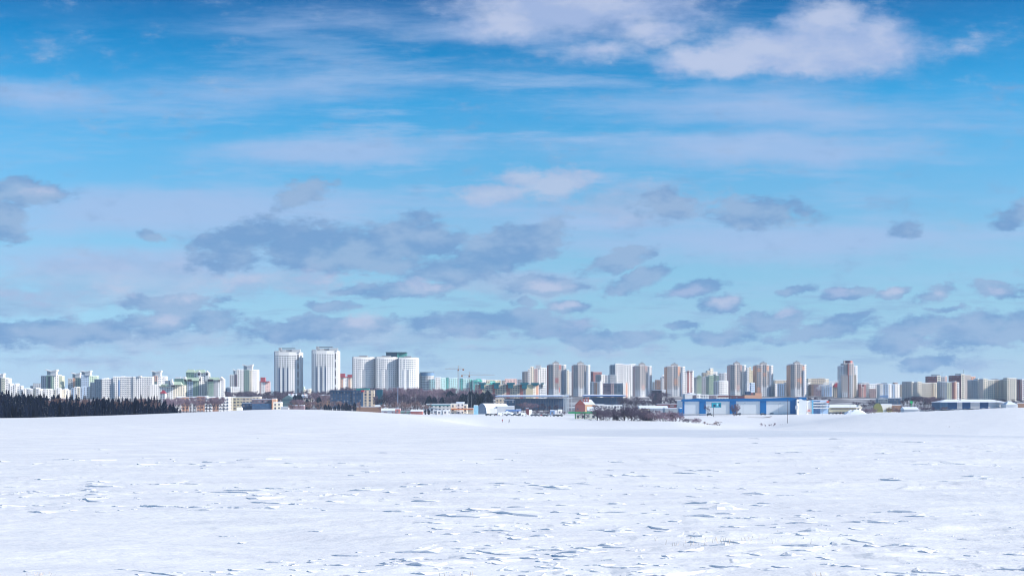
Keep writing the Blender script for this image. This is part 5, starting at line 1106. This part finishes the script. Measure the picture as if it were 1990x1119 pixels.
# tangent of the direction, in units of 1/1000 so that cloud sizes are easy to read
P = t.comb(t.math('MULTIPLY', PXn, 27.639), t.math('MULTIPLY', PYn, 27.639), 0.0)   # 100 photo px = 1
el = t.n('ShaderNodeMapRange', i={0: sp.outputs[2], 1: 0.0, 2: .60, 3: 0.0, 4: 1.0}).outputs[0]
CALIB = None
def ramp(f, stops):
    n = t.n('ShaderNodeValToRGB', i={0: f}); cr = n.color_ramp
    while len(cr.elements) < len(stops): cr.elements.new(.5)
    for e, (p, c) in zip(cr.elements, stops): e.position = p; e.color = c4(c)
    return n.outputs[0]
import json
TINT = [(0.0, (1, 1, 1)), (1.0, (1, 1, 1))]
TINT = [(0.009, (0.4944, 0.7645, 1.3163)), (0.0332, (0.4237, 0.6349, 1.0695)), (0.0573, (0.4023, 0.5912, 0.9273)), (0.0813, (0.3967, 0.5871, 0.8432)), (0.1173, (0.4066, 0.5997, 0.7743)), (0.1769, (0.3934, 0.6201, 0.7489)), (0.2358, (0.3465, 0.635, 0.7742)), (0.2938, (0.2389, 0.6441, 0.8048)), (0.3507, (0.0918, 0.594, 0.8045)), (0.4064, (0.0, 0.4366, 0.6747)), (0.4607, (0.0, 0.278, 0.5118)), (0.62, (0.25, 0.55, 0.75)), (1.0, (0.72, 0.78, 0.74))]
tint = t.n('ShaderNodeVectorMath', operation='SCALE', i={0: ramp(el, TINT), 'Scale': 2.0/EXPF}).outputs[0]
base = t.n('ShaderNodeVectorMath', operation='MULTIPLY', i={0: sky.outputs[0], 1: tint}).outputs[0]
def pc(c, k=1.0): c = lin(c); return c4(tuple(v*k/STR/EXPF for v in c))
def warp(amt, sc, sd, P=P):
    n = t.n('ShaderNodeTexNoise', i={'Vector': t.n('ShaderNodeVectorMath', operation='ADD', i={0: P, 1: (sd, sd, sd)}).outputs[0], 'Scale': sc, 'Detail': 6.0, 'Roughness': .6}).outputs[1]
    c = t.n('ShaderNodeVectorMath', operation='SUBTRACT', i={0: n, 1: (.5, .5, .5)}).outputs[0]
    return t.n('ShaderNodeVectorMath', operation='MULTIPLY_ADD', i={0: c, 1: (amt, amt*.55, 0), 2: P}).outputs[0]
def blobs(PW, L):
    acc = None
    for b in L:
        cx, cy, rx, ry = b[:4]; rot = b[4] if len(b) > 4 else 0; wgt = b[5] if len(b) > 5 else 1.0
        mp = t.n('ShaderNodeMapping', vector_type='TEXTURE', i={'Vector': PW, 'Location': ((cx-CX)/100, (HY-cy)/100, 0), 'Rotation': (0, 0, R(rot)), 'Scale': (rx/100, ry/100, 1)}).outputs[0]
        v = t.n('ShaderNodeTexGradient', gradient_type='SPHERICAL', i={0: mp}).outputs[1]
        if wgt != 1: v = t.math('MULTIPLY', v, wgt)
        acc = v if acc is None else t.math('SMOOTH_MAX', acc, v, .12)
    return acc
def nz(sx, sy, sd, det=6, rough=.58, rot=0):
    mp = t.n('ShaderNodeMapping', i={'Vector': P, 'Location': (sd, sd*.7, sd), 'Rotation': (0, 0, R(rot)), 'Scale': (sx, sy, 1)}).outputs[0]
    return t.noise(mp, 1.0, det, rough)
# thin veil, long horizontal streaks
VE = [(640, 298, 430, 42, 0, .9), (1450, 290, 620, 55, 0, 1), (350, 415, 620, 75, 0, 1.1), (1100, 430, 800, 60, 0, .7), (1500, 215, 760, 80, 0, .75), (600, 170, 900, 75, 3, .55), (1500, 470, 900, 70, 0, .9),
      (620, 40, 420, 50, 2, .5), (250, 500, 500, 70, 0, .7), (900, 70, 500, 50, 0, .5), (60, 180, 300, 45, -3, .7)]
vb = blobs(warp(1.6, .35, 3.1), VE)
veil = t.math('MULTIPLY', t.ss(t.math('ADD', vb, t.math('MULTIPLY', t.math('MULTIPLY', t.math('SUBTRACT', nz(.22, 1.6, 4.2, 7, .62), .5), 1.3), t.ss(vb, 0, .3))), .02, .85), .74)
col = t.mix(veil, base, pc((168, 192, 232)))
wisp = t.math('MULTIPLY', t.ss(nz(.35, 2.6, 9.7, 7, .62, 3), .46, .74), t.math('MULTIPLY_ADD', blobs(P, [(1000, 330, 1250, 420, 0, 1.3)]), .6, .03))
col = t.mix(wisp, col, pc((170, 196, 234)))
# low pale bank over the skyline
low = t.math('MULTIPLY', t.ss(PYn, .06, .012), .55); col = t.mix(low, col, pc((184, 208, 231)))
bill = nz(1.1, 2.2, 1.3, 7, .6, -14); fine = nz(2.2, 6.0, 6.6, 5, .6, -10)
edge = t.math('ADD', t.math('MULTIPLY', t.math('SUBTRACT', bill, .5), 1.5), t.math('MULTIPLY', t.math('SUBTRACT', fine, .5), .85))
def cloud(col, PW, L, colA, colB, a, b, op, ed=1.0):
    bb = blobs(PW, L); d = t.math('ADD', bb, t.math('MULTIPLY', t.math('MULTIPLY', edge, ed), t.ss(bb, -.02, .22))); msk = t.math('MULTIPLY', t.ss(d, a, b), op)
    k = t.ss(t.math('ADD', nz(.9, 1.8, 12.4, 5, .55), t.math('MULTIPLY', d, .12)), .44, .70)
    return t.mix(msk, col, t.mix(k, pc(colA), pc(colB)))
W1 = warp(.42, 2.6, 1.9, warp(.9, .8, 7.7))
HAZ = [(240, 545, 420, 75, 0, 1), (540, 545, 260, 42, 0, .9), (60, 580, 230, 45, 0, .9), (300, 580, 200, 30), (1250, 395, 190, 60), (1010, 555, 230, 45), (200, 660, 420, 45), (700, 650, 420, 40), (1750, 672, 300, 20, 0, .6), (1100, 680, 600, 20, 0, .45), (150, 705, 260, 22, 0, .6), (1850, 705, 230, 20, 0, .5)]
col = cloud(col, W1, HAZ, (150, 176, 214), (176, 189, 221), .08, .60, .52, .7)
DK = [(470, 472, 150, 62, 22), (590, 470, 150, 62, 6), (760, 472, 180, 66, 14), (700, 500, 210, 45), (840, 470, 90, 30), (975, 492, 190, 62, 20), (1055, 468, 90, 55, 10), (880, 530, 120, 35), (1205, 508, 120, 26, 15), (590, 380, 90, 40, 22, .9),
      (40, 372, 150, 40, 0), (10, 430, 60, 60, 0, .9), (1480, 420, 140, 48, 0, .9), (1290, 395, 110, 44, 0, .8), (1760, 446, 50, 24, 0, .9), (1975, 418, 75, 44, 22), (285, 458, 30, 24, 0, .8),
      (120, 648, 250, 42), (330, 622, 130, 34, 8), (425, 622, 80, 32, 10), (580, 640, 180, 36), (700, 632, 120, 30), (920, 634, 190, 34), (1050, 630, 150, 36), (1190, 657, 130, 22, 3), (1240, 548, 110, 26, 15), (1350, 560, 100, 24, 10), (1500, 625, 130, 30, 14), (1590, 645, 150, 26, 10), (1400, 658, 120, 22), (1545, 565, 55, 18, 15), (1640, 568, 80, 20, 5), (1740, 566, 60, 18, 8),
      (1815, 573, 62, 20, 10), (1940, 567, 70, 26), (1760, 652, 130, 40, 10), (1890, 638, 140, 46, 14), (1985, 640, 80, 40, 12), (1850, 603, 60, 12, 0, .9), (1800, 705, 90, 24, 4), (1640, 622, 70, 18, 12), (800, 560, 120, 26, 4), (1060, 556, 120, 28), (650, 592, 90, 16), (1105, 592, 70, 18), (1020, 592, 30, 14), (1400, 588, 66, 24, 4), (1320, 632, 50, 12), (700, 560, 70, 14), (350, 590, 160, 24)]
col = cloud(col, W1, DK, (110, 154, 203), (146, 177, 214), .10, .50, .9)
LT = [(1570, 98, 330, 70, 0, 1.05), (1690, 88, 150, 76), (1400, 118, 170, 52), (1600, 50, 120, 60), (1500, 128, 240, 32), (1120, 12, 330, 82, 0, 1), (1000, 48, 150, 52), (1260, 62, 170, 46, 0, .75), (1870, 90, 120, 36, 12, .3), (1180, 100, 140, 34, 6, .6)]
col = cloud(col, W1, LT, (166, 186, 226), (190, 202, 231), -.02, .70, .92, .42)
LM = [(965, 372, 130, 34, 8), (1090, 356, 120, 42, 12), (1010, 352, 90, 34), (1410, 587, 46, 20, 6, .9), (1335, 562, 70, 22, 8, .7), (1105, 592, 46, 15, 0, .8), (1625, 568, 55, 14, 0, .7), (1737, 566, 40, 13, 0, .7), (1818, 573, 34, 13, 0, .6), (1942, 566, 46, 18, 0, .7), (705, 620, 66, 26, 4, .85), (830, 556, 70, 22, 0, .8), (1065, 554, 80, 20, 0, .75), (600, 545, 140, 26, 0, .7), (450, 548, 160, 26, 0, .6),
      (80, 372, 80, 26, 0, .5), (330, 622, 60, 22, 0, .6), (1530, 605, 46, 16, 12, .7), (1800, 655, 60, 24, 10, .5), (1120, 625, 70, 20, 0, .5), (200, 560, 200, 32, 0, .45), (60, 575, 120, 26, 0, .6), (360, 580, 90, 16, 0, .5)]
bandm = t.math('MULTIPLY', t.ss(PYn, .095, .075), t.ss(PYn, .022, .036))
lowc = t.math('MULTIPLY', t.math('MULTIPLY', t.ss(nz(.75, 5.5, 3.9, 7, .62, -6), .50, .68), bandm), .42)
col = t.mix(lowc, col, pc((136, 168, 210)))
col = cloud(col, warp(.3, 2.4, 4.4, warp(.5, 1.0, 2.2)), LM, (166, 186, 222), (188, 200, 227), .10, .70, .8, .85)
# only above the horizon
bg = t.n('ShaderNodeBackground', i={0: col, 1: STR}); t.n('ShaderNodeOutputWorld', i={0: bg.outputs[0]})
W.cycles.sampling_method = 'MANUAL'; W.cycles.sample_map_resolution = 512

L = bpy.data.lights.new('sun', 'SUN'); L.energy = 4.9; L.angle = R(.5); L.color = (1, .93, .84)
o = bpy.data.objects.new('sun', L); COL.objects.link(o)
from mathutils import Vector
sd = Vector((math.sin(R(SUN_AZ))*math.cos(R(SUN_EL)), math.cos(R(SUN_AZ))*math.cos(R(SUN_EL)), math.sin(R(SUN_EL))))
o.rotation_euler = sd.to_track_quat('Z', 'Y').to_euler(); o.location = (30, 0, 60)
cam = bpy.data.cameras.new('camera'); co = bpy.data.objects.new('camera', cam); COL.objects.link(co); S.camera = co
co.location = (0, 0, EYE); co.rotation_euler = (R(90), 0, 0); cam.lens = 50; cam.sensor_width = 36; cam.shift_y = (HY-559.5)/1990; cam.clip_end = 30000; cam.clip_start = .2
S.view_settings.view_transform = 'Standard'; S.view_settings.look = 'None'; S.view_settings.exposure = .3; S.view_settings.gamma = 1
S.render.engine = 'CYCLES'
S.cycles.filter_width = 1.15; S.cycles.max_bounces = 4; S.cycles.diffuse_bounces = 3; S.cycles.volume_bounces = 1; S.cycles.transparent_max_bounces = 6
